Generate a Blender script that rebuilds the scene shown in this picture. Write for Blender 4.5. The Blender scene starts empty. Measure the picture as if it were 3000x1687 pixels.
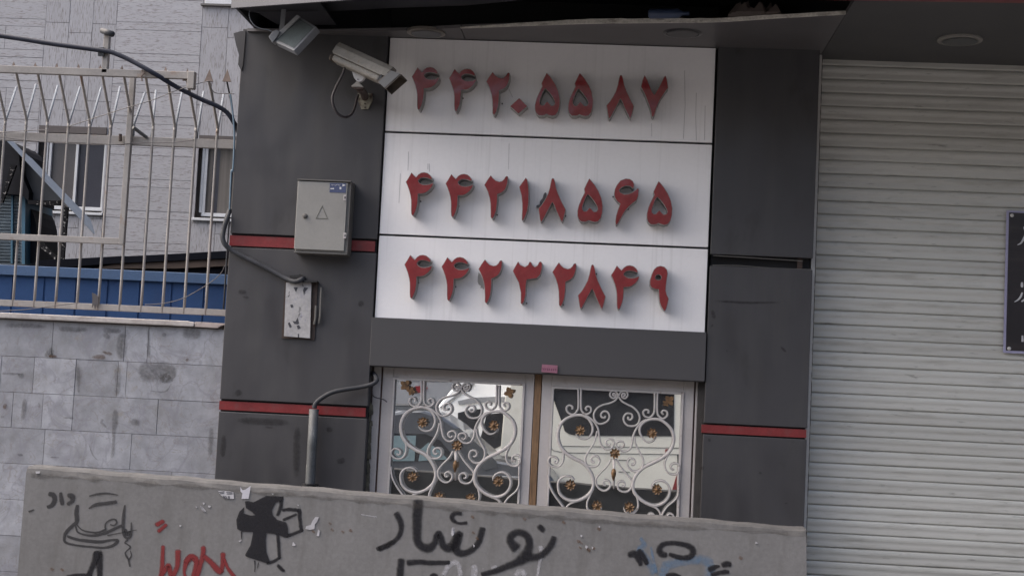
import bpy, math, random
from mathutils import Vector, Matrix
from mathutils.geometry import tessellate_polygon
random.seed(7)
R = math.radians
S = bpy.context.scene
COL = S.collection

# ---------------------------------------------------------------- camera, sky, sun, exposure
LENS, DIST, EYE = 52.0, 9.54, 1.5
YAW, PITCH, ROLL = 0.068998, 0.074354, 0.048830
def cam_axes():
    cy, sy, cp, sp, cr, sr = math.cos(YAW), math.sin(YAW), math.cos(PITCH), math.sin(PITCH), math.cos(ROLL), math.sin(ROLL)
    f = Vector((-sy*cp, cy*cp, sp)); r0 = Vector((cy, sy, 0)); u0 = r0.cross(f)
    return (r0*cr+u0*sr), (u0*cr-r0*sr), f
CR, CU, CF = cam_axes()
cam = bpy.data.cameras.new('camera'); cam.lens = LENS; cam.sensor_width = 36; cam.clip_end = 500
co = bpy.data.objects.new('camera', cam); COL.objects.link(co)
co.matrix_world = Matrix(((CR.x, CU.x, -CF.x, 0), (CR.y, CU.y, -CF.y, -DIST), (CR.z, CU.z, -CF.z, EYE), (0, 0, 0, 1)))
S.camera = co
SUN_EL, SUN_ROT = R(48), R(272)
w = bpy.data.worlds.new('World'); S.world = w; w.use_nodes = True
nt = w.node_tree; bg = nt.nodes['Background']; sky = nt.nodes.new('ShaderNodeTexSky')
sky.sky_type = 'NISHITA'; sky.sun_disc = False; sky.sun_elevation = SUN_EL; sky.sun_rotation = SUN_ROT
sky.air_density = 1.0; sky.dust_density = 9.0; sky.ozone_density = 1.0
nt.links.new(sky.outputs[0], bg.inputs[0]); bg.inputs[1].default_value = 0.12
sl = bpy.data.lights.new('sun', 'SUN'); sl.energy = 1.4; sl.angle = R(110); sl.color = (1.0, 0.955, 0.915)
so = bpy.data.objects.new('sun', sl); COL.objects.link(so)
# overcast: the veiled sun is a very wide, weak source high over the street
sd = Vector((-math.sin(R(92))*math.cos(SUN_EL), -math.cos(R(92))*math.cos(SUN_EL), math.sin(SUN_EL)))
so.rotation_euler = sd.to_track_quat('Z', 'Y').to_euler()
S.view_settings.view_transform = 'Standard'; S.view_settings.look = 'None'
S.view_settings.exposure = 1.66; S.view_settings.gamma = 1.0

# ---------------------------------------------------------------- measuring: photo pixels (3000 wide) to points on a wall at depth Y
FPX = LENS/36*3000
def ray(sx, sy): return CF*FPX + CR*(sx-1500) - CU*(sy-843.5)
def at(sx, sy, Y=0.0):
    d = ray(sx, sy); t = (Y+DIST)/d.y
    return (d.x*t, EYE+d.z*t)
def at3(sx, sy, Y=0.0):
    x, z = at(sx, sy, Y); return Vector((x, Y, z))
def crop(ox, oy, s): return lambda x, y: (ox+x/s, oy+y/s)
C1 = crop(0, 0, 2.8987); C2 = crop(0, 450, 2.8987); C3 = crop(600, 0, 2.8987); C4 = crop(600, 450, 2.8987)
C6 = crop(1350, 450, 2.8987); G1 = crop(0, 1300, 3.745); G2 = crop(550, 1300, 3.745); G3 = crop(1050, 1350, 3.68); G4 = crop(1700, 1350, 3.68)
W1 = crop(1060, 1050, 3.0185); W2 = crop(1540, 1050, 3.0185); Z3 = crop(600, 850, 2.415); Z6 = crop(650, 0, 4.2933)
Z7 = crop(1700, 0, 3.22); ZC = crop(940, 120, 6.038); M2 = crop(0, 850, 2.8987)
def P(c, pts, Y=0.0): return [at(*c(x, y), Y) for x, y in pts]

# ---------------------------------------------------------------- materials
def N(nt, t, **k):
    n = nt.nodes.new(t)
    for a, b in k.items(): setattr(n, a, b)
    return n
def mat(name, col, rough=0.7, metal=0.0, var=0.12, vscale=3.0, fine=0.06, fscale=60, stretch=(1, 1, 1), dirt=None, dscale=(2, 2, 2), dth=(0.55, 0.75),
        bump=0.0, bscale=80, spec=0.5, coat=0.0, dirt2=None, d2scale=(2, 2, 2), d2th=(0.6, 0.7), rnd=0.0):
    m = bpy.data.materials.new(name); m.use_nodes = True; t = m.node_tree; b = t.nodes['Principled BSDF']
    b.inputs['Roughness'].default_value = rough; b.inputs['Metallic'].default_value = metal
    b.inputs['Specular IOR Level'].default_value = spec; b.inputs['Coat Weight'].default_value = coat
    tc = N(t, 'ShaderNodeTexCoord')
    def noise(scale, st, detail=5, off=0):
        mp = N(t, 'ShaderNodeMapping'); mp.inputs['Scale'].default_value = st; mp.inputs['Location'].default_value = (off, off*.7, off*1.3)
        t.links.new(tc.outputs['Object'], mp.inputs[0])
        n = N(t, 'ShaderNodeTexNoise'); n.inputs['Scale'].default_value = scale; n.inputs['Detail'].default_value = detail
        n.inputs['Roughness'].default_value = 0.6; t.links.new(mp.outputs[0], n.inputs[0]); return n
    def mul(csock, fac, amt):
        mr = N(t, 'ShaderNodeMapRange'); mr.inputs[1].default_value = 0.3; mr.inputs[2].default_value = 0.7
        mr.inputs[3].default_value = 1-amt; mr.inputs[4].default_value = 1+amt; t.links.new(fac, mr.inputs[0])
        mx = N(t, 'ShaderNodeVectorMath', operation='SCALE'); t.links.new(csock, mx.inputs[0]); t.links.new(mr.outputs[0], mx.inputs['Scale']); return mx.outputs[0]
    rgb = N(t, 'ShaderNodeRGB'); rgb.outputs[0].default_value = (*col, 1); c = rgb.outputs[0]
    c = mul(c, noise(vscale, stretch).outputs[0], var); c = mul(c, noise(fscale, stretch, 3, 5).outputs[0], fine)
    if rnd:
        at_ = N(t, 'ShaderNodeAttribute'); at_.attribute_name = 'tone'; 
        mr = N(t, 'ShaderNodeMapRange'); mr.inputs[3].default_value = 1-rnd; mr.inputs[4].default_value = 1+rnd
        t.links.new(at_.outputs['Fac'], mr.inputs[0])
        mx = N(t, 'ShaderNodeVectorMath', operation='SCALE'); t.links.new(c, mx.inputs[0]); t.links.new(mr.outputs[0], mx.inputs['Scale']); c = mx.outputs[0]
    for dc, ds, dt, o in ((dirt, dscale, dth, 11), (dirt2, d2scale, d2th, 23)):
        if dc:
            n = noise(1.0, ds, 6, o); mr = N(t, 'ShaderNodeMapRange'); mr.inputs[1].default_value = dt[0]; mr.inputs[2].default_value = dt[1]
            t.links.new(n.outputs[0], mr.inputs[0])
            if len(dc) == 4: mr.inputs[4].default_value = dc[3]
            mx = N(t, 'ShaderNodeMix', data_type='RGBA'); t.links.new(mr.outputs[0], mx.inputs[0]); t.links.new(c, mx.inputs[6]); mx.inputs[7].default_value = (*dc[:3], 1); c = mx.outputs[2]
    t.links.new(c, b.inputs['Base Color'])
    if bump:
        n = noise(bscale, stretch, 4, 3); bp = N(t, 'ShaderNodeBump'); bp.inputs['Strength'].default_value = bump; bp.inputs['Distance'].default_value = 0.01
        t.links.new(n.outputs[0], bp.inputs['Height']); t.links.new(bp.outputs[0], b.inputs['Normal'])
    return m
def spray(name, col, lo=0.15, hi=0.75, strength=1.0, rough_edge=0.35):
    # paint sprayed or brushed in a stroke: covers fully along the middle, thins out at the edges
    m = bpy.data.materials.new(name); m.use_nodes = True; t = m.node_tree; b = t.nodes['Principled BSDF']
    b.inputs['Base Color'].default_value = (*col, 1); b.inputs['Roughness'].default_value = 0.8; b.inputs['Specular IOR Level'].default_value = 0.12
    uv = N(t, 'ShaderNodeAttribute'); uv.attribute_name = 'cover'
    tc = N(t, 'ShaderNodeTexCoord'); n = N(t, 'ShaderNodeTexNoise'); n.inputs['Scale'].default_value = 55; n.inputs['Detail'].default_value = 5
    t.links.new(tc.outputs['Object'], n.inputs[0])
    ad = N(t, 'ShaderNodeMath', operation='MULTIPLY_ADD'); t.links.new(n.outputs[0], ad.inputs[0]); ad.inputs[1].default_value = rough_edge; 
    sb = N(t, 'ShaderNodeMath', operation='SUBTRACT'); t.links.new(uv.outputs['Fac'], sb.inputs[0]); sb.inputs[1].default_value = rough_edge*0.5
    t.links.new(sb.outputs[0], ad.inputs[2])
    mr = N(t, 'ShaderNodeMapRange'); mr.inputs[1].default_value = lo; mr.inputs[2].default_value = hi; mr.inputs[4].default_value = strength
    t.links.new(ad.outputs[0], mr.inputs[0]); t.links.new(mr.outputs[0], b.inputs['Alpha'])
    return m
M = {}
M['clad'] = mat('grey_cladding', (0.044, 0.043, 0.047), 0.55, 0, 0.08, 1.5, 0.03, 90, spec=0.2, dirt=(0.055, 0.0535, 0.055, 0.7), dscale=(8, 3, 0.9), dth=(0.48, 0.72), dirt2=(0.034, 0.033, 0.034, 0.6), d2scale=(6, 6, 3), d2th=(0.62, 0.7))
def sheen(m, lo, hi, st=(1.2, 1.2, 0.5)):
    t = m.node_tree; tc = N(t, 'ShaderNodeTexCoord'); mp = N(t, 'ShaderNodeMapping'); mp.inputs['Scale'].default_value = st
    n = N(t, 'ShaderNodeTexNoise'); n.inputs['Scale'].default_value = 3; n.inputs['Detail'].default_value = 6
    mr = N(t, 'ShaderNodeMapRange'); mr.inputs[1].default_value = 0.35; mr.inputs[2].default_value = 0.65; mr.inputs[3].default_value = lo; mr.inputs[4].default_value = hi
    t.links.new(tc.outputs['Object'], mp.inputs[0]); t.links.new(mp.outputs[0], n.inputs[0]); t.links.new(n.outputs[0], mr.inputs[0]); t.links.new(mr.outputs[0], t.nodes['Principled BSDF'].inputs['Roughness'])
    w_ = N(t, 'ShaderNodeTexNoise'); w_.inputs['Scale'].default_value = 1.6; bp = N(t, 'ShaderNodeBump'); bp.inputs['Strength'].default_value = 0.5; bp.inputs['Distance'].default_value = 0.02
    t.links.new(tc.outputs['Object'], w_.inputs[0]); t.links.new(w_.outputs[0], bp.inputs['Height']); t.links.new(bp.outputs[0], t.nodes['Principled BSDF'].inputs['Normal'])
M['clad'].node_tree.nodes['Principled BSDF'].inputs['Specular IOR Level'].default_value = 0.4
sheen(M['clad'], 0.28, 0.7)
M['clad_header'] = mat('grey_cladding_lintel', (0.048, 0.0465, 0.050), 0.55, 0, 0.05, 1.5, 0.03, 90)
M['red'] = mat('red_stripe', (0.17, 0.022, 0.024), 0.35, 0, 0.15, 8, 0.1, 60, dirt=(0.13, 0.05, 0.05, .7), dscale=(12, 12, 12))
M['gap'] = mat('dark_gap', (0.012, 0.012, 0.014), 0.8)
M['panel'] = mat('white_panel', (0.78, 0.765, 0.775), 0.32, 0, 0.02, 1.2, 0.015, 40, dirt=(0.6, 0.585, 0.585, 0.6), dscale=(26, 1, 0.6), dth=(0.56, 0.76), dirt2=(0.42, 0.41, 0.41, 0.4), d2scale=(90, 1, 0.9), d2th=(0.68, 0.76))
M['digit_side'] = mat('digit_channel', (0.30, 0.29, 0.28), 0.5, 0.3, 0.2, 12, 0.1, 60, dirt=(0.12, 0.11, 0.1), dscale=(14, 14, 14))
def glossy_red():
    m = mat('red_acrylic', (0.195, 0.026, 0.030), 0.16, 0, 0.16, 9, 0.08, 60, spec=0.6, dirt=(0.11, 0.03, 0.03, 0.6), dscale=(14, 14, 7), dth=(0.52, 0.7))
    t = m.node_tree; b = t.nodes['Principled BSDF']
    tc = N(t, 'ShaderNodeTexCoord'); oi = N(t, 'ShaderNodeObjectInfo')
    mp = N(t, 'ShaderNodeVectorMath', operation='ADD'); t.links.new(tc.outputs['Object'], mp.inputs[0]); t.links.new(oi.outputs['Location'], mp.inputs[1])
    n = N(t, 'ShaderNodeTexNoise'); n.inputs['Scale'].default_value = 9; n.inputs['Detail'].default_value = 1; t.links.new(mp.outputs[0], n.inputs[0])
    bp = N(t, 'ShaderNodeBump'); bp.inputs['Strength'].default_value = 0.35; bp.inputs['Distance'].default_value = 0.02
    t.links.new(n.outputs[0], bp.inputs['Height']); t.links.new(bp.outputs[0], b.inputs['Normal']); return m
M['acrylic'] = glossy_red()
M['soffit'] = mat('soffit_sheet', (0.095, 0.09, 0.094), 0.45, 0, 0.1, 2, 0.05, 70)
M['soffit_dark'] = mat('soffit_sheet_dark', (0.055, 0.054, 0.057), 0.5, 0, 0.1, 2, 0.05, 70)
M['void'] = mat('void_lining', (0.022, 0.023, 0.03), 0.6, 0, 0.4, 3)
M['fascia'] = mat('fascia_sheet', (0.085, 0.085, 0.10), 0.45, 0, 0.08, 3)
M['edge_white'] = mat('foam_edge', (0.5, 0.48, 0.44), 0.8, 0, 0.2, 10, 0.2, 80, dirt=(0.12, 0.1, 0.08), dscale=(9, 9, 30), dth=(0.52, 0.7))
M['shutter'] = mat('shutter_paint', (0.47, 0.465, 0.435), 0.42, 0.05, 0.04, 2, 0.03, 70, stretch=(0.3, 1, 3), dirt=(0.30, 0.29, 0.26, 0.8), dscale=(3.2, 1, 26), dth=(0.52, 0.78), dirt2=(0.16, 0.155, 0.14, 0.7), d2scale=(7, 1, 40), d2th=(0.61, 0.74), rnd=0.07)
M['rail'] = mat('guide_rail_paint', (0.48, 0.465, 0.45), 0.5, 0.1, 0.1, 4)
M['brush'] = mat('rail_brush', (0.05, 0.045, 0.04), 0.8, dirt=(0.3, 0.28, 0.25), dscale=(20, 20, 14), dth=(0.5, 0.6))  # dark brush strip with paler dashes
M['frame'] = mat('window_frame_paint', (0.40, 0.375, 0.37), 0.42, 0.0, 0.07, 4, 0.04, 60, dirt=(0.25, 0.2, 0.17, 0.6), dscale=(5, 5, 5), dth=(0.62, 0.75))
M['rust_line'] = mat('rusty_joint', (0.085, 0.045, 0.035), 0.8)
M['wood'] = mat('bare_timber', (0.17, 0.098, 0.05), 0.65, 0, 0.25, 6, 0.25, 40, stretch=(5, 5, 0.5), dirt=(0.08, 0.045, 0.02), dscale=(40, 40, 3), dth=(0.55, 0.7))
M['grille'] = mat('white_wrought_iron', (0.42, 0.395, 0.385), 0.65, 0, 0.08, 10, 0.05, 90, dirt=(0.22, 0.17, 0.14), dscale=(30, 30, 30), dth=(0.62, 0.7))
M['gold'] = mat('old_gold_paint', (0.17, 0.095, 0.042), 0.5, 0.25, 0.3, 25, 0.2, 120, dirt=(0.05, 0.03, 0.02), dscale=(60, 60, 60), dth=(0.5, 0.65))
M['mirror'] = mat('reflective_glass', (0.78, 0.80, 0.81), 0.006, 0.94, 0.03, 2, 0.0, 60)
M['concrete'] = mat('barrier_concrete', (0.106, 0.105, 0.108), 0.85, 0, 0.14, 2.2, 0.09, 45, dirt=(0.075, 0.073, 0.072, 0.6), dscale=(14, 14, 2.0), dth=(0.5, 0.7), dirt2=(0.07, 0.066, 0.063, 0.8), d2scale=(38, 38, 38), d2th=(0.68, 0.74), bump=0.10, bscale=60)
M['ledge'] = mat('darkened_ledge_concrete', (0.060, 0.060, 0.063), 0.9, 0, 0.2, 5, 0.15, 50, dirt=(0.095, 0.093, 0.093, 0.7), dscale=(9, 9, 30), dth=(0.5, 0.7))  # coloured darker than the body to offset the strong light from above
M['black_spray'] = spray('black_spray_paint', (0.012, 0.012, 0.015), 0.15, 1.0, 0.95, 0.6)
M['black_marker'] = spray('thin_black_paint', (0.03, 0.03, 0.033), 0.1, 0.7, 0.85, 0.6)
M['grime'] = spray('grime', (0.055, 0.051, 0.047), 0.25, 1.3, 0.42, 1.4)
M['scuff'] = spray('scuff', (0.018, 0.017, 0.018), 0.2, 1.1, 0.38, 1.0)
M['red_spray'] = spray('red_spray_paint', (0.13, 0.022, 0.024), 0.1, 0.85, 0.9, 0.6)
M['blue_spray'] = spray('blue_spray_paint', (0.08, 0.155, 0.26), 0.3, 1.3, 0.5, 1.5)
M['white_spray'] = spray('white_spray_paint', (0.36, 0.36, 0.39), 0.3, 1.2, 0.6, 1.3)
M['rust_stain'] = spray('rust_stain', (0.10, 0.058, 0.035), 0.3, 1.1, 0.6, 1.1)
M['paper'] = mat('torn_paper', (0.27, 0.27, 0.29), 0.8, 0, 0.15, 20)
M['marble'] = mat('white_marble', (0.235, 0.242, 0.268), 0.6, 0, 0.22, 9, 0.05, 60, dirt=(0.13, 0.125, 0.12, 0.55), dscale=(7, 7, 4), dth=(0.50, 0.78), dirt2=(0.20, 0.165, 0.125, 0.5), d2scale=(5, 5, 7), d2th=(0.66, 0.76), rnd=0.16)
def veins(m, col=(0.17, 0.17, 0.20), scale=2.6, width=0.035, amt=.6):
    t = m.node_tree; b = t.nodes['Principled BSDF']; l = b.inputs['Base Color'].links[0].from_socket
    tc = N(t, 'ShaderNodeTexCoord'); n = N(t, 'ShaderNodeTexNoise'); n.inputs['Scale'].default_value = scale; n.inputs['Detail'].default_value = 7; n.inputs['Distortion'].default_value = 1.6
    t.links.new(tc.outputs['Object'], n.inputs[0])
    s = N(t, 'ShaderNodeMath', operation='SUBTRACT'); t.links.new(n.outputs[0], s.inputs[0]); s.inputs[1].default_value = 0.5
    a = N(t, 'ShaderNodeMath', operation='ABSOLUTE'); t.links.new(s.outputs[0], a.inputs[0])
    mr = N(t, 'ShaderNodeMapRange'); mr.inputs[1].default_value = 0; mr.inputs[2].default_value = width; mr.inputs[3].default_value = amt; mr.inputs[4].default_value = 0
    t.links.new(a.outputs[0], mr.inputs[0]); mx = N(t, 'ShaderNodeMix', data_type='RGBA'); t.links.new(mr.outputs[0], mx.inputs[0]); t.links.new(l, mx.inputs[6]); mx.inputs[7].default_value = (*col, 1)
    t.links.new(mx.outputs[2], b.inputs['Base Color'])
veins(M['marble'])
veins(M['marble'], col=(0.15, 0.13, 0.12), scale=6, width=0.016, amt=.45)
M['joint'] = mat('mortar_joint', (0.15, 0.13, 0.118), 0.9)
M['coping'] = mat('coping_stone', (0.34, 0.315, 0.305), 0.7, 0, 0.15, 6, 0.1, 60, dirt=(0.2, 0.17, 0.15, 0.7), dscale=(8, 8, 20), dth=(0.5, 0.7), bump=0.3)
M['trav_h'] = mat('travertine_level_grain', (0.305, 0.306, 0.328), 0.75, 0, 0.06, 3, 0.07, 26, stretch=(1.2, 1, 6), dirt=(0.15, 0.13, 0.13, 0.8), dscale=(16, 9, 120), dth=(0.54, 0.64), rnd=0.05)
M['trav_v'] = mat('travertine_upright_grain', (0.285, 0.286, 0.308), 0.75, 0, 0.06, 3, 0.07, 26, stretch=(6, 1, 1.2), dirt=(0.145, 0.13, 0.13, 0.8), dscale=(120, 9, 14), dth=(0.53, 0.64), rnd=0.05)
M['fence'] = mat('cream_fence_paint', (0.245, 0.23, 0.22), 0.7, 0, 0.12, 6, 0.08, 60, dirt=(0.18, 0.11, 0.07, 0.8), dscale=(7, 7, 7), dth=(0.62, 0.72))
M['fence_back'] = mat('pale_blue_fence_paint', (0.15, 0.165, 0.19), 0.8, 0, 0.1, 6, spec=0.1)
M['spear'] = mat('rusty_spear', (0.15, 0.115, 0.10), 0.7, 0.2, 0.3, 20)
M['cable'] = mat('black_cable_sheath', (0.014, 0.017, 0.03), 0.6, 0, 0.2, 10, spec=0.25)
M['cable_grey'] = mat('grey_cable_sheath', (0.035, 0.037, 0.043), 0.6, 0, 0.2, 10, spec=0.25)
M['wire'] = mat('thin_wire', (0.06, 0.055, 0.06), 0.5)
M['pipe'] = mat('galvanised_pipe', (0.085, 0.09, 0.095), 0.6, 0.3, 0.25, 12, 0.15, 80, dirt=(0.24, 0.24, 0.24, .8), dscale=(26, 26, 9), dth=(0.6, 0.68))
M['blue'] = mat('blue_sheet', (0.026, 0.064, 0.165), 0.6, 0, 0.1, 3, 0.05, 60, spec=0.15, dirt=(0.03, 0.05, 0.12, .6), dscale=(6, 6, 2), dth=(0.55, 0.75))
M['blue_top'] = mat('blue_sheet_faded', (0.034, 0.08, 0.175), 0.6, 0, 0.12, 4, 0.08, 60)
M['roof_dark'] = mat('bitumen', (0.007, 0.008, 0.012), 0.9, spec=0.05)
M['roof_brown'] = mat('brown_eave', (0.065, 0.045, 0.036), 0.8, 0, 0.3, 5)
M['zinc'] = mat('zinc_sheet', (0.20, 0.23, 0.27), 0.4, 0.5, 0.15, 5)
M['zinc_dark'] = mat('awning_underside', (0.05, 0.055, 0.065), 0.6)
M['cooler'] = mat('cooler_shell', (0.24, 0.28, 0.31), 0.5, 0.1, 0.2, 6)
M['cooler_blue'] = mat('cooler_blue_trim', (0.035, 0.11, 0.17), 0.5)
M['tarp'] = mat('black_tarpaulin', (0.009, 0.010, 0.014), 0.7, spec=0.15, bump=0.4, bscale=8)
M['slot'] = mat('slotted_steel', (0.010, 0.010, 0.012), 0.8, 0.0, 0.1, 5, spec=0.1, dirt=(0.3, 0.29, 0.28), dscale=(45, 45, 45), dth=(0.60, 0.63))
M['alu'] = mat('aluminium_window', (0.5, 0.51, 0.53), 0.4, 0.2, 0.05, 5)
M['pane_grey'] = mat('far_pane_curtained', (0.075, 0.07, 0.072), 0.25, 0, 0.1, 2)
M['pane_dark'] = mat('far_pane_dark', (0.04, 0.042, 0.055), 0.15, 0, 0.1, 2)
M['curtain'] = mat('far_curtain', (0.10, 0.09, 0.082), 0.7, 0, 0.3, 4, 0.1, 40, stretch=(9, 1, 0.2))
M['cctv'] = mat('camera_cream', (0.25, 0.232, 0.205), 0.5, 0, 0.15, 12, 0.08, 60, dirt=(0.16, 0.15, 0.15, 0.7), dscale=(16, 16, 60), dth=(0.55, 0.7), dirt2=(0.2, 0.13, 0.06, .7), d2scale=(25, 25, 25), d2th=(0.62, 0.7))
M['cctv_edge'] = mat('camera_hood', (0.07, 0.055, 0.042), 0.6, 0, 0.3, 20)
M['black'] = mat('black_plastic', (0.012, 0.012, 0.014), 0.3)
M['rust_dark'] = mat('rusty_bracket', (0.045, 0.03, 0.025), 0.8)
M['lampbody'] = mat('floodlight_housing', (0.16, 0.168, 0.185), 0.5, 0.1, 0.1, 10)
M['lampglass'] = mat('ribbed_glass', (0.085, 0.10, 0.105), 0.25, 0, 0.1, 20, 0.2, 240)
M['box'] = mat('meter_box_paint', (0.22, 0.216, 0.206), 0.5, 0, 0.05, 4, 0.04, 90, dirt=(0.17, 0.165, 0.16, 0.6), dscale=(3, 3, 3), dth=(0.5, 0.7))
M['box_edge'] = mat('meter_box_rim', (0.10, 0.095, 0.09), 0.6)
M['plate'] = mat('scabby_white_plate', (0.31, 0.305, 0.31), 0.6, 0, 0.15, 20, 0.1, 60, dirt=(0.06, 0.058, 0.065, 0.9), dscale=(22, 22, 17), dth=(0.60, 0.66), dirt2=(0.25, 0.25, 0.3, 0.8), d2scale=(30, 30, 14), d2th=(0.55, 0.7))
M['niche'] = mat('rusty_niche', (0.04, 0.028, 0.024), 0.8, dirt=(0.10, 0.045, 0.03), dscale=(20, 20, 20))
M['sticker_blue'] = mat('blue_sticker', (0.045, 0.06, 0.13), 0.5)
M['ink_white'] = mat('white_ink', (0.5, 0.5, 0.52), 0.6)
M['ink_dark'] = mat('dark_ink', (0.03, 0.03, 0.04), 0.6)
M['pink'] = mat('pink_sticker', (0.24, 0.10, 0.145), 0.6, 0, 0.1, 40)
M['pink_ink'] = mat('purple_ink', (0.11, 0.02, 0.06), 0.6)
M['poster'] = mat('black_poster', (0.018, 0.015, 0.018), 0.3, 0, 0.3, 2, dirt=(0.045, 0.035, 0.035), dscale=(1.5, 1.5, 9), dth=(0.5, 0.7))
M['poster_edge'] = mat('poster_border', (0.30, 0.29, 0.42), 0.5)
M['asphalt'] = mat('asphalt', (0.055, 0.055, 0.057), 0.9, 0, 0.2, 0.6, 0.2, 60, bump=0.4)
M['paving'] = mat('pavement_concrete', (0.11, 0.107, 0.105), 0.9, 0, 0.15, 1, 0.1, 60, bump=0.2)
M['kerb'] = mat('kerb_stone', (0.25, 0.24, 0.23), 0.9, 0, 0.15, 3)
M['car_white'] = mat('white_van_paint', (0.74, 0.75, 0.76), 0.25, 0, 0.02, 3, coat=0.3)
M['car_cream'] = mat('cream_van_paint', (0.60, 0.585, 0.52), 0.3, 0, 0.04, 3, coat=0.3, dirt=(0.45, 0.42, 0.36, .6), dscale=(3, 3, 3))
M['car_grey'] = mat('dark_grey_car_paint', (0.075, 0.08, 0.09), 0.3, 0.3, 0.05, 3, coat=0.5)
M['car_silver'] = mat('silver_car_paint', (0.40, 0.41, 0.43), 0.25, 0.6, 0.05, 3, coat=0.5)
M['car_glass'] = mat('tinted_car_glass', (0.01, 0.01, 0.012), 0.08)
M['car_glass_pale'] = mat('pale_car_glass', (0.17, 0.24, 0.26), 0.1, 0.2)
M['car_trim'] = mat('car_black_trim', (0.02, 0.02, 0.022), 0.5)
M['car_lamp'] = mat('red_tail_lamp', (0.17, 0.01, 0.012), 0.2)
M['tyre'] = mat('tyre_rubber', (0.02, 0.02, 0.02), 0.8)
M['wallfar'] = mat('street_wall', (0.28, 0.265, 0.25), 0.8, 0, 0.1, 0.5, dirt=(0.2, 0.19, 0.18), dscale=(1, 1, .5))
M['shutfar'] = mat('street_shutter', (0.16, 0.17, 0.18), 0.5, 0.2, 0.1, 2)

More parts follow.
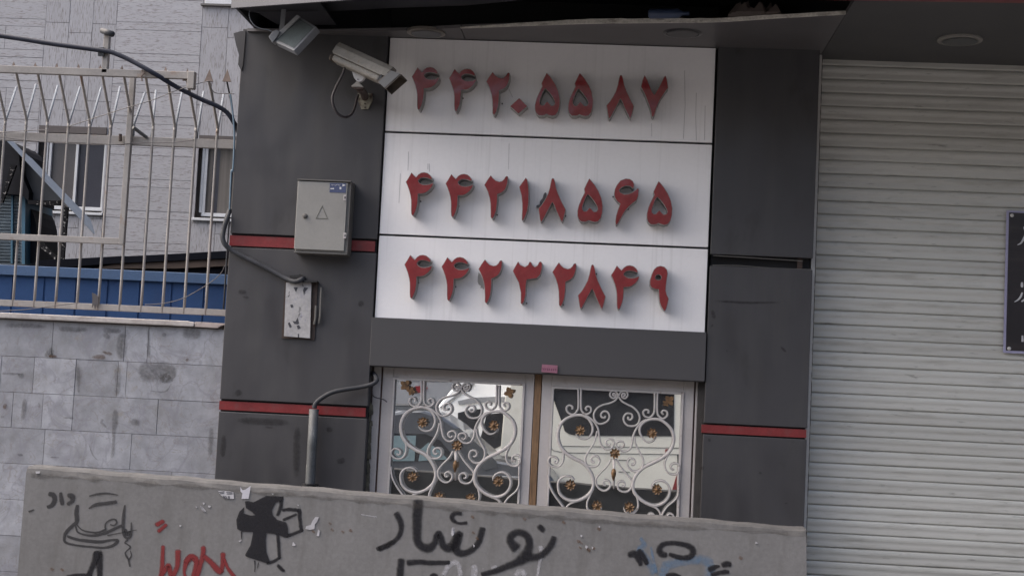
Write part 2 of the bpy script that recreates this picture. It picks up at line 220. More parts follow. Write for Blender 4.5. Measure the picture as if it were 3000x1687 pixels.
# ---------------------------------------------------------------- mesh building
class MB:
    def __init__(s): s.v = []; s.f = []; s.tone = {}; s.cov = {}
    def add(s, vs, fs):
        o = len(s.v); s.v += [Vector(v) for v in vs]; s.f += [tuple(o+i for i in f) for f in fs]; return o
    def box(s, x0, x1, y0, y1, z0, z1):
        return s.add([(x0, y0, z0), (x1, y0, z0), (x1, y1, z0), (x0, y1, z0), (x0, y0, z1), (x1, y0, z1), (x1, y1, z1), (x0, y1, z1)],
              [(3, 2, 1, 0), (4, 5, 6, 7), (0, 1, 5, 4), (1, 2, 6, 5), (2, 3, 7, 6), (3, 0, 4, 7)])
    def hexa(s, front, back):       # two quads (3-D points) joined
        return s.add(list(front)+list(back), [(0, 1, 2, 3), (7, 6, 5, 4), (1, 0, 4, 5), (2, 1, 5, 6), (3, 2, 6, 7), (0, 3, 7, 4)])
    def prism(s, loops, y0, y1, back=True):   # loops of (x, z); y0 = near face, y1 = far face
        if not isinstance(loops[0][0], (tuple, list, Vector)): loops = [loops]
        tri = tessellate_polygon([[Vector((p[0], p[1], 0)) for p in l] for l in loops])
        flat = [p for l in loops for p in l]; n = len(flat)
        o = s.add([(p[0], y0, p[1]) for p in flat]+[(p[0], y1, p[1]) for p in flat], [])
        for t in tri:
            s.f.append((o+t[0], o+t[1], o+t[2]))
            if back: s.f.append((o+n+t[2], o+n+t[1], o+n+t[0]))
        k = 0
        for l in loops:
            m = len(l)
            for i in range(m):
                a, b = k+i, k+(i+1) % m; s.f.append((o+a, o+b, o+n+b, o+n+a))
            k += m
        return o
    def tube(s, pts, r, n=8, flat=None, cap=True):
        # flat=None: round tube through 3-D points. flat=ry: points lie in an X-Z plane, in-plane half width r (number or list), half depth ry
        pts = [Vector(p) for p in pts]; m = len(pts); rr = r if isinstance(r, (list, tuple)) else [r]*m
        o = len(s.v); up = None
        for i, p in enumerate(pts):
            d = (pts[min(i+1, m-1)]-pts[max(i-1, 0)])
            if d.length < 1e-9: d = Vector((0, 0, 1))
            d.normalize()
            if flat is not None: a = Vector((0, 1, 0)); b = d.cross(a); b.normalize(); ra, rb = flat, rr[i]
            else:
                if up is None: up = Vector((0, 1, 0)) if abs(d.y) < 0.9 else Vector((1, 0, 0))
                b = d.cross(up); b.normalize(); a = b.cross(d); a.normalize(); up = a; ra = rb = rr[i]
            for k in range(n):
                t = 2*math.pi*(k+.5)/n; s.v.append(p+a*(ra*math.cos(t))+b*(rb*math.sin(t)))
        for i in range(m-1):
            for k in range(n):
                k2 = (k+1) % n; s.f.append((o+i*n+k, o+i*n+k2, o+(i+1)*n+k2, o+(i+1)*n+k))
        if cap: s.f.append(tuple(o+k for k in range(n-1, -1, -1))); s.f.append(tuple(o+(m-1)*n+k for k in range(n)))
        return o
    def lathe(s, c, axis, prof, n=24):       # prof: list of (radius, distance along axis)
        axis = Vector(axis).normalized(); u = axis.orthogonal().normalized(); v = axis.cross(u); o = len(s.v); c = Vector(c)
        for r_, h in prof:
            for k in range(n):
                t = 2*math.pi*k/n; s.v.append(c+axis*h+(u*math.cos(t)+v*math.sin(t))*r_)
        for i in range(len(prof)-1):
            for k in range(n):
                k2 = (k+1) % n; s.f.append((o+i*n+k, o+i*n+k2, o+(i+1)*n+k2, o+(i+1)*n+k))
        s.f.append(tuple(o+k for k in range(n-1, -1, -1))); s.f.append(tuple(o+(len(prof)-1)*n+k for k in range(n)))
    def build_parts(s, name, m, parent, **k):
        par = list(range(len(s.v)))
        def find(a):
            while par[a] != a: par[a] = par[par[a]]; a = par[a]
            return a
        for f in s.f:
            for v in f[1:]: par[find(v)] = find(f[0])
        groups = {}
        for f in s.f: groups.setdefault(find(f[0]), []).append(f)
        out = []
        for fs_ in groups.values():
            q = MB(); mp = {}
            for f in fs_:
                for v in f:
                    if v not in mp:
                        mp[v] = len(q.v); q.v.append(s.v[v])
                        if v in s.cov: q.cov[mp[v]] = s.cov[v]
                q.f.append(tuple(mp[v] for v in f))
            out.append(q.build(name, m, parent, **k))
        return out
    def build(s, name, m, parent=None, origin=None, smooth=False, bevel=0.0, recalc=True):
        me = bpy.data.meshes.new(name)
        if parent is not None: org = parent_world(parent)
        elif origin is not None: org = Vector(origin)
        else:
            xs = [v.x for v in s.v]; ys = [v.y for v in s.v]; zs = [v.z for v in s.v]
            org = Vector(((min(xs)+max(xs))/2, (min(ys)+max(ys))/2, min(zs)))
        me.from_pydata([tuple(v-org) for v in s.v], [], s.f)
        if s.tone:
            a = me.attributes.new('tone', 'FLOAT', 'FACE')
            for i in range(len(s.f)): a.data[i].value = s.tone.get(i, 0.5)
        if s.cov:
            a = me.attributes.new('cover', 'FLOAT', 'POINT')
            for i in range(len(s.v)): a.data[i].value = s.cov.get(i, 1.0)
        if recalc:
            import bmesh
            b = bmesh.new(); b.from_mesh(me); bmesh.ops.recalc_face_normals(b, faces=b.faces); b.to_mesh(me); b.free()
        me.materials.append(M[m] if isinstance(m, str) else m)
        if smooth:
            for p in me.polygons: p.use_smooth = True
        o = bpy.data.objects.new(name, me); COL.objects.link(o)
        if parent is not None: o.parent = parent
        else: o.location = org
        if bevel:
            bm = o.modifiers.new('bevel', 'BEVEL'); bm.width = bevel; bm.segments = 2; bm.limit_method = 'ANGLE'; bm.angle_limit = R(40)
        return o
def parent_world(o):
    v = Vector(o.location); p = o.parent
    while p is not None: v = v+Vector(p.location); p = p.parent
    return v
def thing(name, loc, label, cat, group=None):
    o = bpy.data.objects.new(name, None); COL.objects.link(o); o.location = loc; o.empty_display_size = 0.1
    return tag(o, label, cat, group)
def tag(o, label, cat, group=None):
    o['label'] = label; o['category'] = cat
    if group: o['group'] = group
    return o
def struct(o): o['kind'] = 'structure'; return o
def copy_tree(o, parent=None):
    c = o.copy(); COL.objects.link(c); c.parent = parent
    for ch in [x for x in bpy.data.objects if x.parent == o]: copy_tree(ch, c)
    return c
def cr(pts, n=6):
    # Catmull-Rom smoothing
    out = []; m = len(pts)
    for i in range(m-1):
        p0 = pts[max(i-1, 0)]; p1 = pts[i]; p2 = pts[i+1]; p3 = pts[min(i+2, m-1)]
        for k in range(n):
            t = k/n
            out.append(tuple(0.5*((2*p1[j])+(-p0[j]+p2[j])*t+(2*p0[j]-5*p1[j]+4*p2[j]-p3[j])*t*t+(-p0[j]+3*p1[j]-3*p2[j]+p3[j])*t**3) for j in range(len(p1))))
    out.append(tuple(pts[-1])); return out
def quadpx(mb, pts, Y, depth):      # four photo points on a plane at Y made into a slab going back by depth
    mb.prism([at(x, y, Y) for x, y in pts], Y, Y+depth)

# ---------------------------------------------------------------- ground
g = MB(); g.add([(-80, -80, 0), (80, -80, 0), (80, 60, 0), (-80, 60, 0)], [(0, 1, 2, 3)]); struct(g.build('road', 'asphalt', origin=(0, 0, 0)))
g = MB(); g.box(-30, 30, -2.2, 0.1, 0.004, 0.13); struct(g.build('pavement', 'paving'))
g = MB(); g.box(-30, 30, -2.35, -2.203, 0.004, 0.14); struct(g.build('kerb', 'kerb', bevel=0.01))
g = MB(); g.box(-30, 30, -17.9, -15.6, 0.004, 0.13); struct(g.build('far_pavement', 'paving'))

# ---------------------------------------------------------------- pillars
XL, XPL, XPR, XR = -2.535, -1.552, 0.597, 1.262       # pillar and panel edges in metres
SOF = 3.84
def stripes_z(c, y0, y1, x): return at(*c(x, y0))[1], at(*c(x, y1))[1]
pl = thing('clad_pillar', (-2.04, 0.3, 0), 'wide dark grey clad pillar carrying the grey meter cabinet and the security camera', 'pillar')
zs = [(2.475, 2.545-0.135)]
s1t, s1b = 2.480, 2.412          # upper red stripe
s2t, s2b = 1.392, 1.335          # lower red stripe
mb = MB()
mb.box(XL, XPL-0.006, 0.0, 0.6, s1t+0.012, SOF+0.02)
mb.build('upper_cladding', 'clad', pl, bevel=0.004)
mb = MB(); mb.box(XL, XPL-0.006, 0.0, 0.6, s2t+0.012, s1b-0.012); mb.build('middle_cladding', 'clad', pl, bevel=0.004)
mb = MB(); mb.box(XL, XPL-0.006, 0.0, 0.6, 0.13, s2b-0.012); mb.build('lower_cladding', 'clad', pl, bevel=0.004)
for a, b in ((s1t, s1b), (s2t, s2b)):
    mb = MB(); mb.box(XL-0.004, XPL-0.02, 0.012, 0.5, b, a); o = mb.build('red_stripe', 'red', pl)
    mb = MB(); mb.box(XL+0.004, XPL-0.012, 0.025, 0.52, b-0.02, a+0.02); mb.build('joint_channel', 'gap', pl)
mb = MB(); mb.prism(P(C3, [(245, 285), (300, 268), (345, 262), (342, 330), (322, 560), (308, 600), (282, 550), (290, 470), (262, 370)], -0.01), -0.01, 0.01)
mb.build('bent_corner_sheet', 'clad', pl)['label'] = 'bent and torn sheet at the top corner'

pr = thing('clad_pillar', (0.93, 0.3, 0), 'narrow dark grey clad pillar between the white sign and the rolling shutter', 'pillar')
g1t, g1b = 2.487, 2.415
s3t, s3b = at(2100, 1247, 0)[1]+0.005, at(2100, 1269, 0)[1]
mb = MB(); mb.box(XPR+0.012, XR, 0.0, 0.6, g1t, SOF+0.02); mb.build('upper_cladding', 'clad', pr, bevel=0.004)
mb = MB(); mb.box(XPR+0.012, XR, 0.0, 0.6, s3t+0.010, g1b-0.002); mb.build('middle_cladding', 'clad', pr, bevel=0.004)
mb = MB(); mb.box(XPR+0.012, XR, 0.0, 0.6, 0.13, s3b-0.010); mb.build('lower_cladding', 'clad', pr, bevel=0.004)
mb = MB(); mb.box(XPR+0.002, XR-0.003, 0.012, 0.5, s3b, s3t); mb.build('red_stripe', 'red', pr)
mb = MB(); mb.box(XPR+0.015, XR-0.01, 0.028, 0.5, s3b-0.02, s3t+0.02); mb.box(XPR+0.02, XR-0.01, 0.08, 0.5, g1b-0.02, g1t+0.02); mb.build('joint_channel', 'gap', pr)
mb = MB(); mb.tube([(XPR+0.03, 0.01, g1t-0.008), (0.9, 0.0, g1t-0.014), (1.2, 0.005, g1t-0.02)], 0.003, 6)
mb.tube([(XPR+0.03, 0.02, g1b+0.002), (0.8, 0.012, g1b+0.006), (1.0, 0.02, g1b-0.001), (1.25, 0.01, g1b-0.0)], 0.003, 6)
mb.build('bare_trim_strip', 'box_edge', pr)
mb = MB(); mb.box(1.17, 1.2, 0.03, 0.06, g1b-0.008, g1t+0.008); mb.build('rusty_clip', 'rust_dark', pr)

# core wall behind everything
mb = MB(); mb.box(XPL-0.006, XPR+0.012, 0.24, 0.6, 0.13, 1.9); mb.box(XPL-0.004, XPR+0.010, 0.075, 0.6, 1.9, SOF+0.3)
tag(mb.build('backing_wall', 'gap'), 'dark wall core showing in the gaps around the windows and the sign panels', 'wall')

# ---------------------------------------------------------------- sign board: three white panels
sb = thing('sign_board', (-0.477, 0.05, 1.98), 'white sign board of three stacked panels with red phone numbers', 'sign')
zt, z1, z2, zb = SOF-0.004, 3.207, 2.526, 1.982
for lo, hi in ((z1+0.007, zt), (z2+0.007, z1-0.007), (zb-0.01, z2-0.007)):
    mb = MB(); mb.box(XPL+0.004, XPR-0.004, 0.02, 0.06, lo, hi); mb.build('white_panel', 'panel', sb, bevel=0.002)
# ---------------------------------------------------------------- header below the sign
mb = MB(); hz1, hz0 = zb, 1.668
mb.box(-1.5615, XPR+0.006, -0.014, 0.075, hz0, hz1); mb.box(-1.556, XPR-0.0, -0.008, 0.21, hz0-0.004, hz0+0.02)
tag(mb.build('lintel', 'clad_header', bevel=0.003), 'plain dark grey band below the white sign and above the windows', 'lintel')
mb = MB(); quadpx(mb, [(1588, 1066.5), (1633.5, 1070.5), (1632.5, 1093), (1586, 1089)], -0.025, 0.002)
st = mb.build('sticker', 'pink'); tag(st, 'small pink phone number sticker at the lower edge of the grey lintel', 'sticker')
mb = MB()
for i, (x, k) in enumerate([(152, 2), (170, 4), (190, 5), (208, 3), (228, 6), (246, 3), (264, 1)]):
    mb.tube([Vector((*[a for a in (at(*W2(x-5, 84+k*0.6+i*0.8), -0.026)[0],)], -0.0262, at(*W2(x-5, 84+i*1.1), -0.026)[1])),
             Vector((at(*W2(x+4, 88+i), -0.026)[0], -0.0262, at(*W2(x+4, 86+i*1.1), -0.026)[1])),
             Vector((at(*W2(x+(k % 3)*2-2, 104+i), -0.026)[0], -0.0262, at(*W2(x, 104+i*1.1), -0.026)[1]))], 0.0022, 5, flat=0.0006)
mb.build('printed_digits', 'pink_ink', st)

# ---------------------------------------------------------------- digits
DT = 0.095; DY = 0.02-DT      # depth of the channel letters, plane of their faces
D6 = crop(1160, 480, 6.44); D4 = crop(1540, 500, 5.8545); D2 = crop(1540, 190, 5.8545); D1 = crop(1160, 170, 6.44); D5 = crop(1160, 730, 6.44); D7 = crop(1540, 740, 5.8545)
GL = {
 '4': (D5, (970, 150), [[(970, 148), (1010, 195), (1055, 242), (1095, 190), (1150, 155), (1210, 145), (1275, 160), (1325, 200), (1358, 250), (1360, 275), (1345, 292), (1318, 280), (1270, 262), (1200, 252), (1145, 262), (1105, 295), (1100, 320), (1125, 352), (1180, 382), (1250, 386), (1320, 372), (1385, 348), (1368, 415), (1315, 485), (1240, 540), (1180, 558), (1095, 560), (1096, 640), (1088, 740), (1070, 830), (1040, 910), (1005, 975), (985, 972), (966, 945), (960, 860), (962, 760), (960, 670), (948, 590), (925, 500), (895, 415), (858, 330), (905, 260)]]),
 '2': (D6, (1790, 215), [[(1790, 215), (1830, 270), (1880, 315), (1950, 338), (2000, 327), (2040, 288), (2065, 245), (2090, 230), (2112, 240), (2117, 280), (2110, 350), (2092, 420), (2060, 490), (2000, 545), (1915, 580), (1916, 660), (1910, 760), (1895, 880), (1860, 980), (1825, 1040), (1805, 1038), (1785, 1008), (1786, 900), (1782, 760), (1765, 650), (1730, 530), (1700, 465), (1665, 400), (1720, 310)]]),
 '1': (D6, (2450, 260), [[(2450, 260), (2480, 295), (2500, 400), (2511, 540), (2506, 740), (2485, 880), (2450, 980), (2405, 1070), (2375, 1062), (2375, 960), (2382, 860), (2380, 740), (2365, 600), (2322, 440), (2378, 358)]]),
 '8': (D4, (468, 125), [[(468, 125), (490, 142), (508, 200), (528, 310), (560, 400), (620, 535), (690, 668), (662, 790), (628, 885), (600, 850), (560, 770), (520, 680), (490, 600), (457, 540), (430, 600), (380, 690), (330, 790), (285, 870), (258, 885), (242, 830), (228, 730), (216, 652), (270, 590), (330, 500), (380, 400), (410, 300), (430, 200), (445, 142)]]),
 '5': (D4, (1090, 135), [[(1090, 135), (1040, 230), (1000, 318), (1012, 372), (965, 465), (912, 585), (887, 690), (885, 770), (905, 835), (952, 880), (1020, 882), (1060, 872), (1085, 855), (1120, 873), (1185, 890), (1245, 875), (1292, 815), (1318, 720), (1325, 600), (1300, 470), (1250, 350), (1185, 245), (1130, 175)],
            [(1065, 410), (1120, 462), (1180, 540), (1222, 612), (1235, 665), (1215, 700), (1172, 708), (1135, 668), (1100, 630), (1070, 660), (1045, 695), (1005, 700), (975, 668), (976, 618), (1000, 550), (1030, 470)]]),
 '6': (D4, (1720, 135), [[(1720, 135), (1790, 145), (1840, 180), (1864, 240), (1856, 290), (1838, 314), (1815, 290), (1785, 270), (1720, 266), (1650, 292), (1606, 335), (1628, 378), (1690, 408), (1765, 402), (1830, 375), (1885, 332), (1930, 298), (1944, 330), (1935, 430), (1905, 510), (1840, 560), (1770, 620), (1710, 690), (1665, 765), (1620, 850), (1575, 925), (1545, 932), (1535, 880), (1548, 780), (1578, 680), (1620, 572), (1570, 530), (1528, 470), (1515, 400), (1528, 320), (1560, 250), (1625, 170)]]),
 '7': (D2, (2040, 180), [[(2040, 180), (2085, 255), (2130, 370), (2168, 462), (2205, 520), (2262, 425), (2320, 320), (2372, 212), (2400, 188), (2425, 255), (2447, 400), (2395, 470), (2340, 550), (2290, 640), (2250, 740), (2215, 850), (2188, 905), (2160, 885), (2145, 790), (2100, 660), (2050, 525), (1975, 380), (2000, 270)]]),
 '0': (D1, (2325, 760), [[(2325, 758), (2482, 915), (2310, 1056), (2153, 915)]]),
 '3': (C6, (487, 915), [[(487, 915), (505, 945), (545, 961), (570, 945), (583, 918), (597, 920), (608, 945), (628, 962), (650, 950), (665, 920), (680, 915), (692, 930), (690, 980), (675, 1030), (645, 1060), (600, 1065), (562, 1072), (556, 1110), (552, 1200), (540, 1252), (520, 1281), (508, 1270), (509, 1180), (490, 1095), (440, 997), (460, 960)]]),
 '9': (D7, (2310, 225), [[(2310, 225), (2380, 242), (2425, 290), (2440, 360), (2425, 450), (2410, 560), (2405, 650), (2420, 720), (2455, 790), (2440, 870), (2415, 960), (2390, 1005), (2358, 982), (2320, 920), (2295, 850), (2285, 760), (2280, 632), (2220, 628), (2158, 602), (2127, 550), (2130, 470), (2160, 370), (2200, 285), (2250, 242)],
            [(2275+50*math.cos(t*math.pi/6), 425+45*math.sin(t*math.pi/6)) for t in range(12)]]),
}
GNAME = {'4': 'four', '2': 'two', '1': 'one', '8': 'eight', '5': 'five', '6': 'six', '7': 'seven', '0': 'zero', '3': 'three', '9': 'nine'}
proto = {}
def dens(l):
    o = []
    for i in range(len(l)):
        o.append(l[i])
    return o
def make_digit(k, ax, az, label, group):
    if k in proto:
        r = copy_tree(proto[k]); r.location = (ax, DY, az)
    else:
        c, anc, loops = GL[k]; a = at(*c(*anc), DY)
        r = bpy.data.objects.new('sign_digit', None); COL.objects.link(r); r.location = (a[0], DY, a[1]); r.empty_display_size = 0.05
        L = [P(c, l, DY) for l in loops]
        cx = sum(p[0] for p in L[0])/len(L[0]); cz = sum(p[1] for p in L[0])/len(L[0])
        mb = MB(); mb.prism(L, DY, 0.019, back=False); mb.build('channel_body', 'digit_side', r)
        # face: slightly smaller outline, 3 mm proud of the channel rim
        def inset(l, d, outer=True):
            n = len(l); ar = sum(l[i][0]*l[(i+1) % n][1]-l[(i+1) % n][0]*l[i][1] for i in range(n)); sgn = 1 if ar > 0 else -1
            if not outer: sgn = -sgn
            o = []
            for i in range(n):
                p0, p1, p2 = Vector(l[i-1]), Vector(l[i]), Vector(l[(i+1) % n])
                d1 = (p1-p0).normalized(); d2 = (p2-p1).normalized(); n1 = Vector((-d1.y, d1.x)); n2 = Vector((-d2.y, d2.x)); m_ = (n1+n2)
                if m_.length < 0.3: m_ = n1
                m_.normalize(); q = p1+m_*(d*sgn); o.append((q.x, q.y))
            return o
        F = [inset(L[0], 0.003)]+[inset(h, 0.003, False) for h in L[1:]]
        mb = MB(); mb.prism(F, DY-0.004, DY-0.0005); mb.build('face', 'acrylic', r)
        proto[k] = r; r.location = (ax, DY, az)
    return tag(r, label, 'sign digit', group)
ROWS = [
 ('top', [('4', (1223.4, 198), 'leftmost red four'), ('4', (1332, 202.6), 'second red four from the left'), ('2', (1443.4, 211.1), 'red two'), ('0', (1521, 288), 'small red diamond zero'),
          ('5', (1601.5, 213.9), 'left one of the two neighbouring red fives'), ('5', (1698.5, 214.8), 'right one of the two neighbouring red fives'), ('8', (1819.3, 219.9), 'red eight'), ('7', (1888.5, 220.7), 'red seven')]),
 ('middle', [('4', (1205.8, 505.6), 'leftmost red four'), ('4', (1322.3, 510.3), 'second red four from the left'), ('2', (1438, 513.4), 'red two'), ('1', (1540.4, 520.4), 'red one'),
          ('8', (1619.9, 521.4), 'red eight with a dark ragged shred on its left'), ('5', (1726.2, 523), 'red five left of the six'), ('6', (1833.8, 523), 'red six'), ('5', (1929.4, 530.7), 'last red five, right of the six')]),
 ('bottom', [('4', (1201.9, 747), 'leftmost red four'), ('4', (1310.6, 753.3), 'second red four from the left'), ('2', (1420.9, 759.5), 'red two with a grey smear on its left'), ('3', (1518, 765.7), 'red three'),
          ('2', (1637.4, 768.2), 'red two right of the three'), ('8', (1736, 774.2), 'red eight'), ('4', (1807.3, 777.6), 'red four next to the nine'), ('9', (1934.6, 778.4), 'red nine with a black hole')]),
]
for row, items in ROWS:
    for k, p, lab in items:
        a = at(*p, DY)
        make_digit(k, a[0], a[1], lab+' in the '+row+' number row', 'red raised phone digits on the white sign')
# shreds and smears on the board
mb = MB(); mb.prism(P(D4, [(345, 378), (360, 395), (345, 450), (300, 520), (270, 575), (215, 640), (180, 622), (190, 600), (240, 585), (245, 530), (290, 480), (310, 410), (325, 385)], 0.0), -0.01, 0.018)
mb.build('adhesive_shred', 'wire', sb)
mb = MB(); mb.prism(P(D5, [(1560, 430), (1545, 520), (1540, 610), (1560, 665), (1600, 690), (1595, 735), (1625, 730), (1660, 765), (1675, 690), (1650, 600), (1600, 480)], 0.018), 0.0175, 0.0195)
mb.build('adhesive_smear', mat('grey_smear', (0.3, 0.29, 0.29), 0.6), sb)
mb = MB()
for c, pts in ((D6, [(1185, 800), (465, 710), (1910, 965)]), (D1, [(1265, 765), (545, 745), (2005, 865)]), (D5, [(425, 635), (1125, 708), (2465, 1020)]), (D7, [(645, 890), (1215, 365)]), (D4, [(1500, 450), (685, 780), (1760, 665)])):
    for x, y in pts:
        p = at(*c(x, y), 0.012); mb.lathe((p[0], 0.02, p[1]), (0, -1, 0), [(0.005, 0), (0.005, 0.012), (0.002, 0.014)], 8)
mb.build_parts('fixing_screw', 'wire', sb)
mb = MB()
for c, pts in ((D6, [(628, 0), (632, 150)]), (D6, [(602, 0), (600, 110)]), (crop(1350, 0, 2.8987), [(2000, 790), (1995, 1000), (2000, 1195)]), (crop(1350, 0, 2.8987), [(1900, 600), (1905, 900), (1890, 1180)]), (crop(1350, 0, 2.8987), [(2075, 900), (2070, 1190)]),
               (D1, [(2130, 590), (2200, 745)]), (crop(1350, 0, 2.8987), [(410, 1220), (405, 1440)]), (crop(1350, 0, 2.8987), [(1620, 1050), (1622, 1160)]), (C3, [(1730, 1290), (1725, 1449)]), (C4, [(1660, 170), (1648, 420)])):
    q = [at3(*c(x, y), 0.019) for x, y in pts]; mb.tube(q, 0.0016, 5, flat=0.0006)
mb.build_parts('water_run', mat('run_mark', (0.42, 0.41, 0.42), 0.5), sb)

# ---------------------------------------------------------------- canopy
def later_marks():
    mb = MB()
    for k, pts in enumerate(([(215, 918, 30), (400, 928, 34), (610, 936, 34)], [(135, 1010, 22), (130, 1120, 26), (125, 1185, 18)], [(655, 950, 30), (650, 1100, 34), (645, 1340, 34)], [(230, 10, 24), (300, 15, 18)], [(265, 45, 10), (315, 55, 14)], [(420, 968, 12), (490, 970, 10)], [(1080, 100, 30), (1130, 90, 26)], [(225, 700, 30), (250, 750, 34)], [(960, 1180, 40), (970, 1230, 40)], [(855, 985, 26), (910, 985, 24)], [(1245, 250, 8), (1255, 400, 10)])):
        wrib(mb, Z3, pts, -0.003-0.0003*(k % 6))
    mb.build_parts('scuff_mark', 'scuff', pl, recalc=False)
    mb = MB(); c = crop(2000, 700, 1.61)
    for k, pts in enumerate(([(140, 290, 6), (300, 300, 8), (480, 298, 4)], [(140, 330, 10), (150, 380, 14)], [(460, 505, 8), (490, 535, 8)], [(135, 405, 10), (143, 412, 8)], [(90, 1070, 14), (95, 1090, 10)], [(130, 940, 12), (122, 955, 10)], [(365, 1095, 10), (367, 1110, 8)], [(488, 1240, 10), (490, 1250, 8)], [(205, 525, 6), (212, 532, 6)])):
        wrib(mb, c, pts, -0.003-0.0003*(k % 6))
    mb.build_parts('scuff_mark', 'scuff', pr, recalc=False)
F0, F1 = Vector((-2.46, -0.60)), Vector((2.40, -2.32))          # line of the fascia in plan
cp = thing('canopy', (-0.5, -0.3, SOF), 'dark grey canopy with a slanting front over the sign, its underside open and broken', 'canopy')
mb = MB()
soff = [(-2.03, 0.3), (-2.03, -0.05), (-1.40, -0.175), (-1.05, -0.29), (-0.28, -0.495), (0.553, -0.64), (1.285, -0.905), (1.285, 0.3)]
def slab(mb, poly, z0, z1):
    n = len(poly); tri = tessellate_polygon([[Vector((x, y, 0)) for x, y in poly]])
    o = mb.add([(x, y, z0) for x, y in poly]+[(x, y, z1) for x, y in poly], [])
    for t in tri: mb.f.append((o+t[0], o+t[1], o+t[2])); mb.f.append((o+n+t[2], o+n+t[1], o+n+t[0]))
    for i in range(n): mb.f.append((o+i, o+(i+1) % n, o+n+(i+1) % n, o+n+i))
slab(mb, [(-1.045, 0.3), (-1.045, -0.29)]+soff[4:], SOF, SOF+0.02); mb.build('soffit_board', 'soffit', cp)
mb = MB(); slab(mb, [(-2.50, 0.3), (-2.50, -0.02)]+soff[1:4]+[(-1.052, -0.29), (-1.052, 0.3)], SOF, SOF+0.02); mb.build('soffit_board', 'soffit', cp)
# frayed pale edge of the board: thicker to the right
mb = MB(); e = [(-1.05, -0.292), (-0.28, -0.498), (0.10, -0.566), (0.553, -0.643), (0.9, -0.775), (1.285, -0.908)]; th = [0.004, 0.024, 0.022, 0.02, 0.018, 0.016]
prev = None
pts = cr([(a[0], a[1], t) for a, t in zip(e, th)], 8)
vs = []
for x, y, t in pts:
    j = random.uniform(-0.002, 0.002); vs += [(x, y-0.004, SOF-0.002), (x, y-0.004, SOF+t+j), (x, y+0.02, SOF+t+j), (x, y+0.02, SOF-0.002)]
fs = []
for i in range(len(pts)-1):
    for k in range(4): fs.append((i*4+k, i*4+(k+1) % 4, i*4+4+(k+1) % 4, i*4+4+k))
mb.add(vs, fs); mb.build('frayed_board_edge', 'edge_white', cp)
mb = MB()
fd = (F1-F0).normalized(); fn = Vector((fd.y, -fd.x))
mb.hexa([(F0.x, F0.y, SOF), (F1.x, F1.y, SOF), (F1.x, F1.y, 5.2), (F0.x, F0.y, 5.2)], [(F0.x-fn.x*0.02, F0.y-fn.y*0.02+0.0, SOF), (F1.x, F1.y+0.02, SOF), (F1.x, F1.y+0.02, 5.2), (F0.x, F0.y+0.02, 5.2)])
mb.build('fascia', 'fascia', cp)
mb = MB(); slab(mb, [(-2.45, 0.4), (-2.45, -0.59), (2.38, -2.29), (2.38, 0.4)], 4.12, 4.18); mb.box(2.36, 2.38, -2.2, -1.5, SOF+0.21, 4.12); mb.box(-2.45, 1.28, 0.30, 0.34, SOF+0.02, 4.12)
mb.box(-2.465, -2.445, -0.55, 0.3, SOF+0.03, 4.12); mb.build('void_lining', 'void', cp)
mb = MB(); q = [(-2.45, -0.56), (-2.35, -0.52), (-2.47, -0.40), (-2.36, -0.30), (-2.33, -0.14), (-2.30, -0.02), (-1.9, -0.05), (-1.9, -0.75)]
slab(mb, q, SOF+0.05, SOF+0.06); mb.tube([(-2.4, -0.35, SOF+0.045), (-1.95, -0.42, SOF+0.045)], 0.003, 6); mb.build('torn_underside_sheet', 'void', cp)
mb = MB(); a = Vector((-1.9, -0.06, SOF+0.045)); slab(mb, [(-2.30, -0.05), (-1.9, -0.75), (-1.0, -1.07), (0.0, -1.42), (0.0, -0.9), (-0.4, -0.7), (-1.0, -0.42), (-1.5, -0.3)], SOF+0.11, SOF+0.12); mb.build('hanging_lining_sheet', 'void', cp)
# rubbish lying on the board
mb = MB(); c = at3(*Z7(840, 178), -0.60); mb.lathe((c.x, -0.60, SOF+0.05), (1, 0, 0.04), [(0.015, -0.13), (0.03, -0.12), (0.03, 0.05), (0.012, 0.08), (0.012, 0.12)], 12)
tag(mb.build('plastic_bottle', mat('dusty_blue_bottle', (0.035, 0.055, 0.11), 0.4), smooth=True), 'dusty blue bottle lying on the broken edge of the canopy board', 'bottle')
mb = MB(); random.seed(3)
for i in range(14):
    a = random.uniform(-0.14, 0.14); b = random.uniform(0, 0.05)
    mb.prism([(0.75+a, SOF+0.02), (0.75+a+0.08, SOF+0.025), (0.76+a+0.04, SOF+0.05+b)], -0.72-random.uniform(0, 0.1), -0.68)
tag(mb.build('crumpled_bag', mat('dark_brown_plastic', (0.06, 0.045, 0.04), 0.6)), 'crumpled brown rubbish lying inside the open canopy above the right pillar', 'rubbish')
